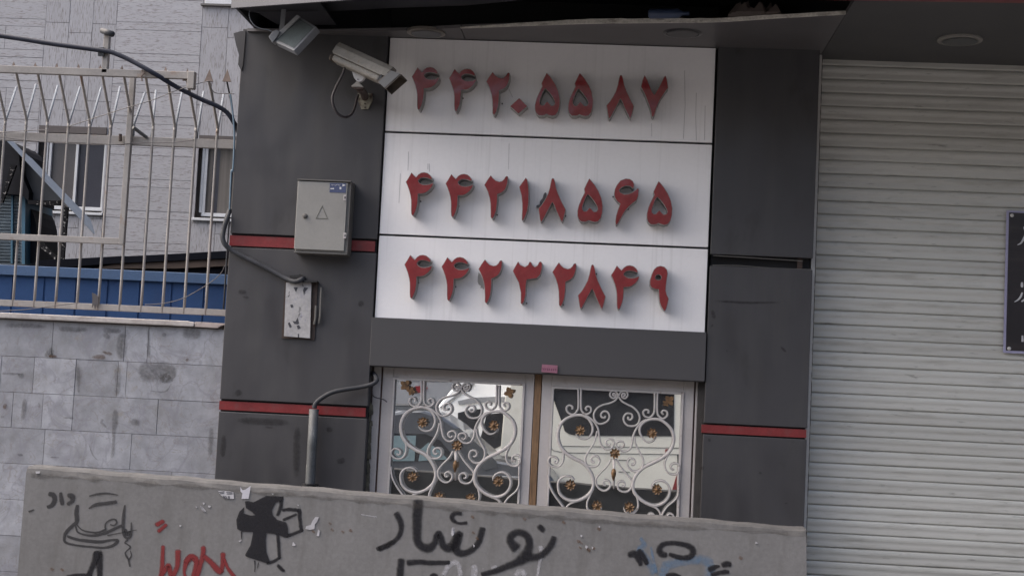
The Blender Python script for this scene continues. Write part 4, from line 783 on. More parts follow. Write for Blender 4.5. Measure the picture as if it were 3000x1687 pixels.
paint('graffiti_red_word', 'red_spray', 'red sprayed letters WOM with two slashes above at the lower left', soft=1.2,
 rib=[(G1, [(1718, 885, 56), (1790, 845, 50)]), (G1, [(1738, 955, 44), (1822, 885, 44)]),
      (G1, [(1788, 1120, 46), (1782, 1250, 50), (1775, 1400, 60), (1760, 1460, 60)]), (G1, [(1770, 1440, 50), (1830, 1350, 60), (1850, 1330, 60), (1870, 1420, 60), (1890, 1460, 60)]), (G1, [(1900, 1440, 50), (1945, 1330, 60), (1950, 1200, 66), (1950, 1170, 66)]),
      (G1, [(2040, 1300, 70), (2090, 1240, 70), (2150, 1280, 60), (2170, 1360, 60), (2140, 1460, 60)]), (G1, [(2040, 1300, 60), (2020, 1400, 40), (2040, 1470, 40)]), 
      (G2, [(-20, 1290, 60), (30, 1230, 60), (90, 1250, 55), (90, 1330, 60), (60, 1460, 60)]), (G2, [(170, 1130, 60), (165, 1220, 60), (120, 1380, 60), (100, 1460, 60)]), (G2, [(180, 1230, 60), (260, 1300, 70), (320, 1370, 80), (360, 1400, 70)]), (G2, [(385, 1200, 60), (385, 1280, 56), (370, 1400, 50)]), (G2, [(400, 1260, 40), (440, 1360, 44), (510, 1450, 50)])])
paint('graffiti_signature', 'black_marker', 'thin dark Persian scribble on the left part of the barrier', parts=True,
 rib=[(G1, [(540, 545, 38), (585, 560, 40), (600, 610, 38), (570, 670, 36), (520, 690, 26)]), (G1, [(665, 535, 24), (672, 600, 34), (685, 660, 30)]), (G1, [(745, 560, 30), (790, 570, 44), (790, 620, 34), (740, 660, 24)]),
      (G1, [(975, 705, 10), (1050, 665, 26), (1160, 650, 28), (1275, 632, 26)]), (G1, [(980, 570, 10), (1080, 545, 16), (1180, 540, 14), (1290, 558, 8)]),
      (G1, [(848, 670, 26), (838, 750, 36), (840, 850, 34), (790, 900, 28), (730, 960, 28), (705, 1030, 24), (725, 1080, 18), (850, 1110, 16), (1000, 1125, 16), (1140, 1135, 18), (1240, 1110, 24), (1290, 1060, 26), (1230, 1050, 18), (1100, 1070, 24), (960, 1060, 26), (850, 1045, 22), (740, 1010, 20)]),
      (G1, [(830, 900, 14), (850, 960, 14), (920, 990, 14), (1030, 1000, 22), (1150, 975, 24), (1250, 930, 24), (1340, 890, 22)]), (G1, [(840, 880, 10), (900, 940, 10), (1000, 965, 14), (1080, 965, 14), (1160, 935, 18)]),
      (G1, [(1160, 940, 14), (1155, 880, 12), (1200, 835, 12), (1260, 825, 14), (1280, 860, 14), (1250, 890, 12), (1210, 880, 10)]), (G1, [(1370, 670, 12), (1355, 780, 24), (1350, 880, 26), (1355, 980, 24), (1390, 1030, 20), (1430, 1010, 20), (1440, 930, 16), (1440, 860, 10)]),
      (G1, [(1370, 940, 30), (1400, 990, 30), (1430, 960, 24)]), (G1, [(1400, 1050, 14), (1370, 1080, 10), (1400, 1100, 10), (1430, 1130, 12), (1390, 1170, 10), (1375, 1200, 12), (1410, 1260, 16), (1440, 1220, 10), (1430, 1170, 8)]), (G1, [(1410, 1270, 16), (1425, 1340, 12)]),
      (G1, [(315, 740, 14), (370, 720, 12)]), (G1, [(1180, 1000, 10), (1500, 940, 4)])])
paint('graffiti_letter', 'black_spray', 'thick black sprayed letter cut by the bottom of the photo at the left',
 rib=[(G1, [(1075, 1190, 80), (1090, 1300, 60), (1095, 1470, 44)]), (G1, [(1070, 1190, 70), (1030, 1300, 50), (990, 1400, 48), (960, 1480, 50)]), (G1, [(740, 1460, 40), (860, 1435, 30), (1000, 1440, 30)])])
paint('graffiti_line', 'black_marker', 'long faint diagonal stroke right of the black cross', rib=[(G2, [(2075, 1150, 30), (2160, 1115, 34), (2247, 1070, 34)])])
# grime line under the ledge, rust marks, chips
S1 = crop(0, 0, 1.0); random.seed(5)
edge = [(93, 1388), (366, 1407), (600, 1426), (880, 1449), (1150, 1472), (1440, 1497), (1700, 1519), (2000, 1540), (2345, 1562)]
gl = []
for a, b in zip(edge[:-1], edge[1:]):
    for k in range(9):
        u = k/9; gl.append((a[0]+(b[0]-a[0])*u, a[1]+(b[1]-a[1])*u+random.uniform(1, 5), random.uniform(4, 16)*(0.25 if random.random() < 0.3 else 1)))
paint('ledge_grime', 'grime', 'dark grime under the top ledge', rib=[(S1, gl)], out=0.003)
rb = []
for (c, x, y) in ((G3, 2370, 860), (G3, 2390, 930), (G3, 2480, 960), (G3, 2530, 930), (G3, 1240, 770), (G3, 1280, 830), (G3, 1230, 600), (G3, 1790, 620), (G3, 2215, 660), (G4, 200, 730), (G4, 10, 880), (G4, 90, 950), (G4, 1730, 1040), (G2, 1585, 940), (G2, 1790, 950), (G2, 1700, 960), (G2, 1380, 960), (G1, 570, 1370), (G1, 680, 1375), (G2, 1560, 870)):
    mb = MB(); ribbon(mb, c, [(x-12, y-8, random.uniform(14, 34)), (x+14, y+12, random.uniform(14, 34))], 0.0035, 1.5); mb.build('rust_mark', 'rust_stain', br, recalc=False)
mb = MB()
def scrap(c, pts, out=0.004):
    tri = tessellate_polygon([[Vector((x, y, 0)) for x, y in pts]]); n = len(pts); o = len(mb.v)
    for oo in (out, out-0.002):
        for x, y in pts: mb.v.append(bhit(*c(x, y), oo))
    for t in tri: mb.f.append(tuple(o+k for k in t))
    for i in range(n): mb.f.append((o+i, o+(i+1) % n, o+n+(i+1) % n, o+n+i))
scrap(G2, [(1400, 800), (1440, 800), (1420, 850), (1395, 880), (1390, 930), (1340, 940), (1290, 930), (1300, 900), (1350, 885), (1370, 840)])
scrap(G2, [(1430, 935), (1450, 950), (1440, 1010), (1415, 1005), (1425, 960)])
scrap(G2, [(135, 680), (155, 680), (200, 735), (185, 748), (150, 720)]); scrap(G2, [(165, 640), (188, 645), (180, 665), (168, 662)]); scrap(G2, [(225, 672), (255, 680), (245, 698), (222, 690)]); scrap(G2, [(85, 682), (103, 690), (92, 702)])
scrap(G2, [(1155, 1070), (1185, 1105), (1170, 1118), (1145, 1112)]); scrap(G2, [(555, 1060), (595, 1050), (570, 1075)]); scrap(G2, [(920, 540), (945, 545), (930, 556)]); scrap(G2, [(1200, 662), (1222, 668), (1210, 680)])
scrap(G3, [(1015, 725), (1030, 790), (1010, 810), (998, 780)]); scrap(G3, [(1235, 890), (1255, 910), (1245, 932)]); scrap(G3, [(2395, 790), (2415, 800), (2410, 820), (2395, 815)]); scrap(G3, [(2450, 905), (2475, 920), (2460, 945), (2445, 930)]); scrap(G3, [(2515, 915), (2535, 930), (2520, 950)])
scrap(G4, [(200, 695), (215, 700), (212, 718), (198, 714)]); scrap(G4, [(1890, 865), (1920, 885), (1885, 890)]); scrap(G1, [(1970, 885), (1992, 890), (1985, 908), (1968, 902)]); scrap(G1, [(2150, 680), (2165, 690), (2155, 705)]); scrap(G1, [(2195, 680), (2215, 680), (2247, 735), (2247, 750), (2215, 720)])
scrap(G3, [(1340, 1150), (1350, 1160), (1340, 1165)]); scrap(G1, [(390, 300), (440, 298), (435, 322), (395, 325)], 0.006)
mb.build_parts('paper_scrap', 'paper', br, recalc=False)
mb = MB(); scrap(G2, [(335, 515), (390, 510), (500, 525), (508, 600), (440, 600), (375, 570), (345, 545)], 0.004)
stk = mb.build('sticker', 'paper', br, recalc=False); stk['label'] = 'torn white sticker with a dark printed number'
mb = MB()
for p in ([(340, 530), (400, 520)], [(350, 545), (395, 536)], [(425, 528), (490, 532)], [(430, 545), (490, 546)], [(392, 570), (396, 596)], [(405, 572), (403, 598)], [(416, 572), (430, 598)], [(445, 570), (442, 600)], [(455, 572), (458, 602)]):
    ribbon(mb, G2, [(*p[0], 7), (*p[1], 7)], 0.005)
mb.build('printed_digits', 'ink_dark', stk, recalc=False)
mb = MB(); scrap(G2, [(575, 470), (600, 505), (630, 500), (690, 460), (685, 500), (668, 600), (590, 600), (600, 540), (580, 520)], 0.004); mb.build('sticker', mat('faded_lilac_paper', (0.30, 0.30, 0.34), 0.7), br, recalc=False)['label'] = 'faded blank lilac paper remnant'

# ---------------------------------------------------------------- marble garden wall
MY = 0.10
gw = thing('marble_wall', (-6, 0.2, 0), 'low garden wall faced with white grey marble tiles under the fence', 'wall')
mb = MB(); mb.box(-14, XL+0.02, MY+0.012, 0.42, 0, 1.875); mb.build('wall_core', 'joint', gw)
hz = [1.80] + []
rowsz = [at(*M2(0, y), MY)[1] for y in (285, 555, 860, 1160)]
zr = [1.862, rowsz[1], rowsz[2], rowsz[3]]; dz = (rowsz[1]-rowsz[3])/2
while zr[-1] > 0.2: zr.append(zr[-1]-dz)
vj = {0: [445, 1060, 1260], 1: [5, 285, 640, 1000, 1075], 2: [105, 360, 620, 1340], 3: [375, 1115], 4: []}
mb = MB(); random.seed(9)
for r_ in range(len(zr)-1):
    y_ = [430, 720, 1010, 1300][r_] if r_ < 4 else None
    if y_ is not None: xs_ = [at(*M2(x, y_), MY)[0] for x in vj[r_]]
    else: xs_ = [-3.55+0.38*(r_ % 2), -2.95+0.1*(r_ % 3)]
    left = min(xs_+[-3.6]); ext_ = [left-0.62*k for k in range(1, 16)]
    xs_ = sorted(ext_+xs_+[XL+0.003]); g_ = 0.0011
    for a, b in zip(xs_[:-1], xs_[1:]):
        f0 = len(mb.f); d = random.uniform(-0.0015, 0.0015); mb.box(a+g_, b-g_, MY+d, MY+0.015, zr[r_+1]+g_, zr[r_]-g_); t = random.random()
        for k in range(6): mb.tone[f0+k] = t
mb.build('marble_tiles', 'marble', gw, bevel=0.0015)
mb = MB()
def wfill(mb, c, pts, Y):
    mb.prism(P(c, pts, Y), Y, Y+0.002)
for c, pts in ((M2, [(1145, 630), (1500, 640), (1500, 760), (1400, 800), (1250, 780), (1140, 755)]), (M2, [(850, 330), (1040, 330), (1000, 360), (920, 345)]), (M2, [(1530, 340), (1640, 345), (1630, 400), (1540, 395)])):
    pass
def wrib(mb, c, pts, Y, soft=2.0):
    q = cr(pts, 5) if len(pts) > 2 else cr([pts[0], tuple((a+b)/2 for a, b in zip(pts[0], pts[1])), pts[1]], 4); m = len(q); o = len(mb.v)
    for i, (x, y, w_) in enumerate(q):
        a = q[max(i-1, 0)]; b = q[min(i+1, m-1)]; dx, dy = b[0]-a[0], b[1]-a[1]; l = math.hypot(dx, dy) or 1
        for j, s_ in enumerate((-1, -0.5, 0, 0.5, 1)):
            tp = min(1.0, 0.35+i/4.0, 0.35+(m-1-i)/4.0); mb.v.append(at3(*c(x-dy/l*w_*0.5*soft*s_*tp, y+dx/l*w_*0.5*soft*s_*tp), Y)); mb.cov[len(mb.v)-1] = (0.0, 0.85, 1, 0.85, 0.0)[j]*(0.0 if i in (0, m-1) else 0.5 if i in (1, m-2) else 1)
    for i in range(m-1):
        for j in range(4): mb.f.append((o+i*5+j, o+i*5+j+1, o+i*5+6+j, o+i*5+5+j))
for k, pts in enumerate(([(1150, 700, 90), (1300, 690, 120), (1420, 700, 110), (1510, 700, 60)], [(1330, 740, 60), (1480, 760, 50)], [(860, 340, 40), (950, 345, 30), (1040, 345, 24)], [(870, 370, 30), (940, 410, 24)], [(1045, 340, 50), (1030, 480, 60), (1020, 600, 40)], [(1000, 620, 40), (1000, 800, 36), (990, 900, 34)], [(985, 1000, 36), (975, 1120, 36), (965, 1250, 20), (955, 1449, 22)],
                      [(1258, 310, 14), (1262, 450, 22), (1262, 590, 22)], [(1530, 360, 60), (1640, 370, 70), (1720, 370, 40)], [(1395, 360, 26), (1393, 400, 22)], [(215, 905, 24), (205, 1000, 30), (190, 1120, 24)], [(525, 1080, 12), (640, 1085, 8)], [(430, 480, 10), (430, 520, 40), (400, 550, 60)], [(365, 545, 30), (490, 560, 18)], [(0, 1072, 16), (40, 1075, 14)],
                      [(880, 1090, 20), (860, 1120, 16), (915, 1170, 12)], [(150, 720, 24), (210, 730, 40)], [(0, 705, 14), (200, 712, 14)], [(1795, 1140, 24), (1790, 1280, 30), (1780, 1430, 26)], [(480, 320, 40), (620, 335, 30), (760, 330, 30)], [(20, 300, 30), (240, 300, 26), (400, 315, 20)], [(1100, 1110, 40), (1200, 1130, 36)], [(330, 950, 12), (335, 1000, 14)], [(660, 600, 40), (665, 800, 20), (670, 880, 10)], [(140, 1390, 14), (200, 1400, 14)], [(415, 1418, 10), (510, 1415, 8)], [(1250, 850, 10), (1400, 860, 10), (1460, 780, 10)], [(750, 1290, 10), (790, 1400, 8), (840, 1449, 8)])):
    wrib(mb, M2, pts, MY-0.0032-0.0003*(k % 6))
later_marks(); mb.build_parts('dirt_patch', 'grime', gw, recalc=False)
mb = MB()
for k, pts in enumerate(([(770, 570, 20), (860, 565, 30), (900, 575, 16)], [(400, 558, 14), (490, 562, 12)], [(1580, 580, 22), (1600, 600, 20)], [(860, 520, 14), (960, 545, 22)], [(20, 980, 30), (60, 990, 40)])):
    wrib(mb, M2, pts, MY-0.0052)
mb.build_parts('rust_stain', 'rust_stain', gw, recalc=False)
mb = MB(); cz = at(300, 935, 0.0)[1]
czl = at(*M2(0, 220), 0.07)[1]
mb.prism([(-14, 1.868), (-2.76, 1.868), (-2.752, 1.878), (-2.756, 1.897), (-2.80, 1.905), (-14, 1.905)], 0.06, 0.45); mb.build('coping_stone', 'coping', gw, bevel=0.006)
mb = MB(); mb.prism([(-2.75, 1.868), (-2.60, 1.866), (-2.57, 1.884), (XL-0.01, 1.888), (XL-0.01, 1.90), (-2.75, 1.903)], 0.065, 0.45); mb.build('coping_stone', mat('pinkish_coping', (0.32, 0.27, 0.255), 0.7, 0, 0.2, 12, bump=0.3), gw, bevel=0.004)['label'] = 'short broken pinkish end piece'
# ---------------------------------------------------------------- fence
FY = 0.22
fe = thing('metal_fence', (-5, FY, 1.9), 'cream metal railing with spear tops bent outwards on the marble wall', 'fence')
mb = MB(); a, b = at(*C2(0, 1280), FY), at(*C2(1890, 1335), FY); rz = (a[1]+b[1])/2
mb.box(-14, XL+0.01, FY-0.008, FY+0.03, rz-0.021, rz+0.021); mb.build('bottom_rail', 'fence', fe, bevel=0.003)
rz2 = (at(*C1(0, 1162), FY)[1]+at(*C1(1900, 1217), FY)[1])/2
mb = MB(); mb.box(-14, XL+0.01, FY-0.005, FY+0.03, rz2-0.030, rz2+0.030); mb.build('middle_rail', 'fence', fe, bevel=0.003)
TY = FY-0.28
rz3 = (at(*C1(0, 592), TY)[1]+at(*C1(1600, 645), TY)[1])/2
xe = at(*C1(1605, 645), TY)[0]
mb = MB(); mb.box(-14, xe, TY-0.02, TY+0.015, rz3-0.024, rz3+0.024); mb.build('top_rail', 'fence', fe, bevel=0.003)
mb = MB(); q0 = at(*C1(1602, 612), TY-.01); q1 = at(*C1(1652, 760), TY-.01); mb.box(q0[0], q1[0], TY-0.035, TY+0.02, q1[1], q0[1]); mb.build('end_bracket', 'fence', fe, bevel=0.004)
zbend = at(*C1(900, 1060), FY)[1]
bars = [(-78, 0), (110, 1), (290, 1), (475, 1), (660, 1), (845, 1), (1022, 1), (1205, 1), (1385, 1), (1570, 1), (1748, 2)]
xb0 = at(*C2(110, 1280), FY)[0]; xb1 = at(*C2(1748, 1320), FY)[0]; sp = (xb1-xb0)/9
for i in range(-14, 11):
    x = xb0+sp*i
    if i == 10: x = at(*C1(1985, 1250), FY)[0]
    ztop = rz3+0.03 if i < 8 else at(*C1(1800 if i < 10 else 1950, 690), TY)[1]
    mb = MB(); pts = cr([(x, FY, rz-0.02), (x, FY, rz2), (x, FY, zbend-0.03), (x, FY-0.008, zbend+0.02), (x, FY-0.008+(TY-FY+.03)*0.3, zbend+0.02+(ztop-zbend-.02)*0.3), (x, FY-0.008+(TY-FY+.03)*0.7, zbend+0.02+(ztop-zbend-.02)*0.7), (x, TY+0.022 if i < 8 else TY, ztop)], 5)
    mb.tube(pts, 0.0095 if i < 10 else 0.006, 6); bo = mb.build('bar', 'fence' if i < 10 else 'cable_grey', fe, smooth=True)
    h = 0.028 if i < 8 else 0.085; w_ = 0.009 if i < 8 else 0.029
    zt2 = ztop+(0.0 if i < 8 else -0.005)
    mb = MB(); mb.add([(x-w_, TY-0.004, zt2), (x+w_, TY-0.004, zt2), (x+w_, TY+0.006, zt2), (x-w_, TY+0.006, zt2), (x, TY, zt2+h)], [(0, 1, 2, 3), (0, 1, 4), (1, 2, 4), (2, 3, 4), (3, 0, 4)])
    mb.build('spear_tip', 'spear', bo)
arms = [((40, 1050), (140, 740)), ((225, 1020), (305, 720)), ((400, 1050), (490, 730)), ((585, 1050), (680, 740)), ((765, 1080), (860, 745)), ((945, 1080), (1020, 740)), ((1140, 1050), (1230, 790)), ((1290, 1130), (1325, 770)), ((1495, 1050), (1545, 790)), ((1675, 1130), (1730, 780)), ((1850, 1100), (1900, 800))]
for a, b in arms:
    mb = MB(); p = at3(*C1(*a), FY+0.02); q = at3(*C1(*b), FY+0.26); q0 = Vector((p.x, FY+0.015, rz2)); mb.tube([q0, p, q], [0.009, 0.009, 0.009], 6); mb.build('rear_arm', 'fence_back', fe, smooth=True)
    
# gate-like inner frame in front of the bars
GYF = FY-0.03
x0 = (at(*C1(1120, 700), GYF)[0]+at(*C2(1050, 750), GYF)[0])/2
zg = (at(*C2(0, 712), GYF)[1]+at(*C2(1050, 742), GYF)[1])/2
mb = MB(); mb.box(x0-0.018, x0+0.018, GYF-0.028, GYF+0.008, zg-0.021, at(*C1(1110, 655), GYF)[1]); mb.box(-14, x0-0.018, GYF-0.026, GYF+0.006, zg-0.021, zg+0.021); mb.build('brace_frame', 'fence', fe, bevel=0.003)
mb = MB(); p = at3(*C1(893, 600), TY); q = at3(*C1(888, 300), TY); mb.box(p.x-0.019, p.x+0.019, TY-0.02, TY+0.02, p.z-0.02, q.z)
ps = mb.build('upright_post', 'fence', fe, bevel=0.003)
mb = MB(); a = at3(*C1(868, 262), TY-0.02); b = at3(*C1(955, 292), TY-0.08); mb.tube([a, b], 0.020, 12); mb.build('tube_cap', 'cable_grey', ps, smooth=True)
mb = MB(); a = at3(*C1(855, 425), TY-0.02); mb.box(a.x-0.010, a.x+0.03, TY-0.04, TY-0.02, a.z-0.045, a.z+0.012); mb.build('cable_clamp', 'black', ps)
mb = MB(); mb.tube([at3(*C1(1022, 1140), FY-0.03), at3(*C1(1022, 1200), FY-0.03)], 0.012, 10); mb.build('hinge_pin', 'niche', fe)
mb = MB(); mb.tube([at3(*C1(1130, 1082), FY-0.10), at3(*C1(1245, 1168), FY-0.01)], 0.012, 10); mb.build('tube_stub', 'pipe', fe)
mb = MB(); mb.tube([at3(*C1(1205, 600), TY-0.03), at3(*C1(1225, 625), TY-0.035), at3(*C1(1200, 650), TY-0.03), at3(*C1(1208, 690), TY-0.028)], 0.006, 6); mb.build('wire_knot', 'spear', fe)
# rag caught on the bottom rail
mb = MB(); mb.prism(P(C2, [(780, 1180), (805, 1190), (835, 1215), (835, 1260), (825, 1310), (815, 1275), (805, 1320), (795, 1280), (780, 1310), (785, 1240)], FY-0.03), FY-0.03, FY-0.022)
tag(mb.build('caught_rag', 'wire'), 'dark scrap of rag caught on the lower rail of the fence', 'rag')

# ---------------------------------------------------------------- cables
def cable(name, pts3, r, m, label, n=8):
    q = cr([tuple(p) for p in pts3], 6); mb = MB(); mb.tube([Vector(p) for p in q], r, n); return tag(mb.build(name, m, smooth=True), label, 'cable')
cable('overhead_cable', [at3(-300, 60, TY-.05)]+[at3(*C1(x, y), TY-0.04) for x, y in ((0, 305), (200, 335), (450, 375), (860, 430), (960, 450), (1100, 510), (1300, 620))]+[at3(*C1(x, y), Y) for x, y, Y in ((1500, 740, -0.02), (1700, 840, 0.02), (1850, 905, 0.05), (1930, 960, 0.07), (1985, 1040, 0.1), (2025, 1120, 0.2), (2060, 1250, 0.35))], 0.0165, 'cable', 'thick black cable sagging over the fence and down towards the wide pillar')
cable('supply_cable', [at3(*C4(x, y), Y) for x, y, Y in ((212, 480, 0.03), (185, 560, -0.03), (160, 650, -0.04), (152, 720, -0.05), (175, 775, -0.05), (230, 822, -0.035), (330, 875, -0.03), (450, 935, -0.03), (600, 1012, -0.03), (700, 1065, -0.04), (770, 1085, -0.06), (820, 1070, -0.06), (835, 1055, -0.04))], 0.0165, 'cable_grey', 'thick grey black cable crossing the wide pillar down to the rusty box')
cable('window_cable', [at3(*Z3(x, y), Y) for x, y, Y in ((775, 835, -0.075), (785, 800, -0.075), (830, 760, -0.07), (900, 722, -0.07), (1000, 700, -0.06), (1100, 685, -0.05), (1180, 665, -0.05), (1215, 640, -0.03), (1205, 605, 0.03), (1185, 585, 0.08))], 0.0155, 'cable_grey', 'black cable bending from the steel pipe to the corner of the left window')
cable('thin_wire', [at3(*C1(x, y), Y) for x, y, Y in ((570, 1080, 0.2), (800, 1005, 0.1), (1100, 910, 0.0), (1300, 850, 0), (1500, 770, -0.03), (1650, 722, -0.05), (1790, 690, -0.07), (1795, 750, -0.06), (1830, 790, -0.05), (1920, 797, -0.05), (1990, 800, -0.05))], 0.0028, 'wire', 'thin dark wire strung up to the tall spear of the fence', 5)
cable('thin_wire', [at3(*C1(x, y), FY-0.06) for x, y in ((-100, 1165), (0, 1165), (200, 1190), (450, 1212), (700, 1226), (950, 1228), (1200, 1215), (1450, 1212), (1650, 1190))], 0.0028, 'wire', 'thin dark wire running along the middle rail of the fence', 5)
cable('thin_wire', [at3(*C1(x, y), FY-0.04) for x, y in ((-100, 1126), (0, 1125), (180, 1115), (300, 1108), (420, 1104))], 0.0028, 'wire', 'short thin wire just above the middle rail at the left end of the fence', 5)
cable('thin_wire', [at3(*C2(x, y), FY-0.05) for x, y in ((1230, 1283), (1400, 1270), (1550, 1230), (1700, 1150), (1820, 1070), (1880, 1010), (1910, 950))], 0.0028, 'wire', 'thin wire rising from the bottom rail to the edge of the wide pillar', 5)
cable('thin_wire', [at3(*C2(x, y), FY-0.05) for x, y in ((-100, 1345), (0, 1335), (200, 1325), (400, 1300), (480, 1290), (600, 1275), (680, 1265))], 0.0028, 'wire', 'thin wire looped around the left part of the bottom rail', 5)
cable('blue_conduit', [at3(*C1(x, y), 0.0) for x, y in ((1955, 800), (1970, 900), (1985, 1050), (1990, 1200), (1978, 1449))]+[at3(*C2(x, y), -0.0) for x, y in ((1965, 150), (1955, 350), (1950, 480))], 0.006, mat('blue_grey_conduit', (0.09, 0.14, 0.19), 0.5), 'thin blue grey cable running down the left edge of the wide pillar')
cable('thin_wire', [at3(*Z3(x, y), 0.05) for x, y in ((1185, 690), (1188, 740), (1215, 760), (1260, 770), (1290, 790))], 0.004, 'wire', 'loose curled wire end hanging beside the left window frame', 5)
mb = MB(); a = at3(*Z3(773, 840), -0.06); b = at3(*Z3(745, 1368), -0.06); mb.tube([a, Vector(((a.x+b.x)/2, -0.06, (a.z+b.z)/2)), Vector((b.x, -0.06, b.z-0.0)), Vector((b.x, -0.06, 0.2))], 0.031, 20)
pp = mb.build('conduit_pipe', 'pipe', smooth=True); tag(pp, 'galvanised steel pipe standing against the foot of the wide pillar', 'pipe')
mb = MB(); mb.lathe((b.x, -0.06, b.z-0.012), (0, 0, 1), [(0.055, 0), (0.055, 0.012), (0.035, 0.016)], 20); mb.build('collar', 'black', pp)

# ---------------------------------------------------------------- security camera
CY = -0.34
cc = thing('security_camera', tuple(at3(*ZC(780, 1050), 0.0)), 'weathered cream security camera pointing right on a bracket above the grey cabinet', 'camera')
# axis frame
rear = at3(*ZC(262, 292), CY); front = at3(*ZC(1085, 672), CY-0.05); ax = (front-rear); L = ax.length; ax.normalize()
side = Vector((0, -1, 0)); side = (side-ax*side.dot(ax)).normalized(); upv = side.cross(ax).normalized()
if upv.z < 0: upv = -upv
def cbox(mb, a0, a1, s0, s1, u0, u1, taper=0.0):
    pts = []
    for (a_, s_, u_) in ((a0, s1, u0), (a1, s1, u0), (a1, s1, u1), (a0, s1, u1), (a0, s0, u0), (a1, s0, u0), (a1, s0, u1), (a0, s0, u1)): pts.append(rear+ax*a_+side*s_+upv*u_)
    mb.hexa(pts[:4], pts[4:])
mb = MB(); cbox(mb, 0.0, L, -0.055, 0.055, -0.034, 0.008); mb.build('housing', 'cctv', cc, bevel=0.014)
mb = MB(); cbox(mb, -0.005, L+0.004, -0.066, 0.064, 0.008, 0.022)
# sun shield: sides slope in towards a flat top, rises above the housing
q = []
for a_ in (-0.012, L+0.045):
    for s_, u_ in ((0.064, 0.014), (0.056, 0.062), (0.030, 0.094), (-0.040, 0.094), (-0.066, 0.06), (-0.066, 0.014)): q.append(rear+ax*a_+side*s_+upv*u_)
mb.add(q, [(i, (i+1) % 6, 6+(i+1) % 6, 6+i) for i in range(6)]+[tuple(range(6)), tuple(range(11, 5, -1))]); mb.build('sun_shield', 'cctv', cc, bevel=0.003)
mb = MB(); cbox(mb, -0.022, 0.001, -0.05, 0.05, -0.036, 0.004); mb.build('rear_cap', 'cctv_edge', cc, bevel=0.01)
# flared hood
q = []
for a_, f_ in ((L+0.0, 0.0), (L+0.075, 0.022)):
    for s_, u_ in ((0.058+f_*.5, -0.036-f_), (0.060+f_*.5, 0.062+f_*0.2), (-0.060-f_*.5, 0.062+f_*0.2), (-0.058-f_*.5, -0.036-f_)): q.append(rear+ax*(a_+(0.055 if u_ > 0 and f_ > 0 else (0.004 if f_ > 0 else (0.045 if u_ > 0 else 0))))+side*s_+upv*u_)
mb = MB(); mb.add(q, [(i, (i+1) % 4, 4+(i+1) % 4, 4+i) for i in range(4)]); hd = mb.build('hood', 'cctv_edge', cc)
sm = hd.modifiers.new('thick', 'SOLIDIFY'); sm.thickness = 0.004
mb = MB(); q2 = [v.copy() for v in q]
cbox(mb, L+0.001, L+0.012, -0.052, 0.056, -0.034, 0.055); mb.build('front_glass', 'black', cc)
mb = MB(); mb.add([q[0]*0.86+q[4]*0.14+side*0.004, q[4]*0.88+q[0]*0.12+side*0.004, q[5]*0.9+q[1]*0.1+side*0.004, q[1]*0.9+q[5]*0.1+side*0.004], [(0, 1, 2, 3)]); mb.build('dark_hood_side', 'black', cc, recalc=False)
mb = MB(); p = at3(*ZC(680, 640), CY)
mb.prism(P(ZC, [(555, 545), (620, 570), (790, 650), (760, 695), (715, 728), (680, 735), (630, 710), (590, 660)], CY), CY-0.012, CY+0.02); kn = mb.build('swivel_knuckle', mat('white_knuckle', (0.45, 0.45, 0.46), 0.5), cc, bevel=0.003)
mb = MB(); p = at3(*ZC(655, 683), CY-.015); mb.lathe((p.x, CY-0.012, p.z), (0, -1, 0), [(0.004, 0), (0.004, 0.004)], 10); mb.build('bolt', 'wire', kn)
mb = MB(); mb.prism(P(ZC, [(640, 715), (675, 720), (700, 765), (760, 825), (545, 820), (545, 800), (610, 750)], CY), CY-0.01, CY+0.02); mb.build('cone_washer', 'cctv', cc, bevel=0.002)
mb = MB(); mb.prism(P(ZC, [(560, 828), (745, 828), (760, 850), (640, 870)], CY), CY-0.015, CY+0.03)
mb.tube([at3(*ZC(690, 850), CY+0.01), at3(*ZC(740, 900), CY+0.12), at3(*ZC(770, 960), -0.1), at3(*ZC(780, 1000), -0.01)], 0.024, 10)
mb.build('bracket_arm', 'rust_dark', cc)
mb = MB(); mb.prism(P(ZC, [(655, 930), (915, 930), (918, 1060), (840, 1215), (720, 1215), (660, 1060)], -0.003), -0.012, -0.002); bpl = mb.build('wall_plate', mat('worn_wall_plate', (0.22, 0.21, 0.17), 0.7, 0, 0.2, 20, dirt=(0.06, 0.04, 0.03), dscale=(16, 16, 16), dth=(0.45, 0.6)), cc, bevel=0.002)
mb = MB()
for y in (1115, 1180):
    p = at3(*ZC(782, y), -0.012); mb.lathe((p.x, -0.012, p.z), (0, -1, 0), [(0.006, 0), (0.005, 0.005)], 10)
mb.build_parts('screw', 'niche', bpl)
mb = MB(); q = cr([tuple(at3(*ZC(x, y), Y)) for x, y, Y in ((430, 460, CY), (400, 560, CY-.01), (330, 700, CY-.01), (250, 860, CY), (205, 1000, CY), (220, 1140, CY), (300, 1290, CY+.02), (430, 1350, CY+.05), (540, 1300, CY+.12), (600, 1180, -0.14), (630, 1050, -0.09), (660, 960, -0.05))], 6)
mb.tube([Vector(p) for p in q], 0.0085, 10); mb.build('flexible_lead', mat('brown_black_lead', (0.03, 0.024, 0.026), 0.6), cc, smooth=True)

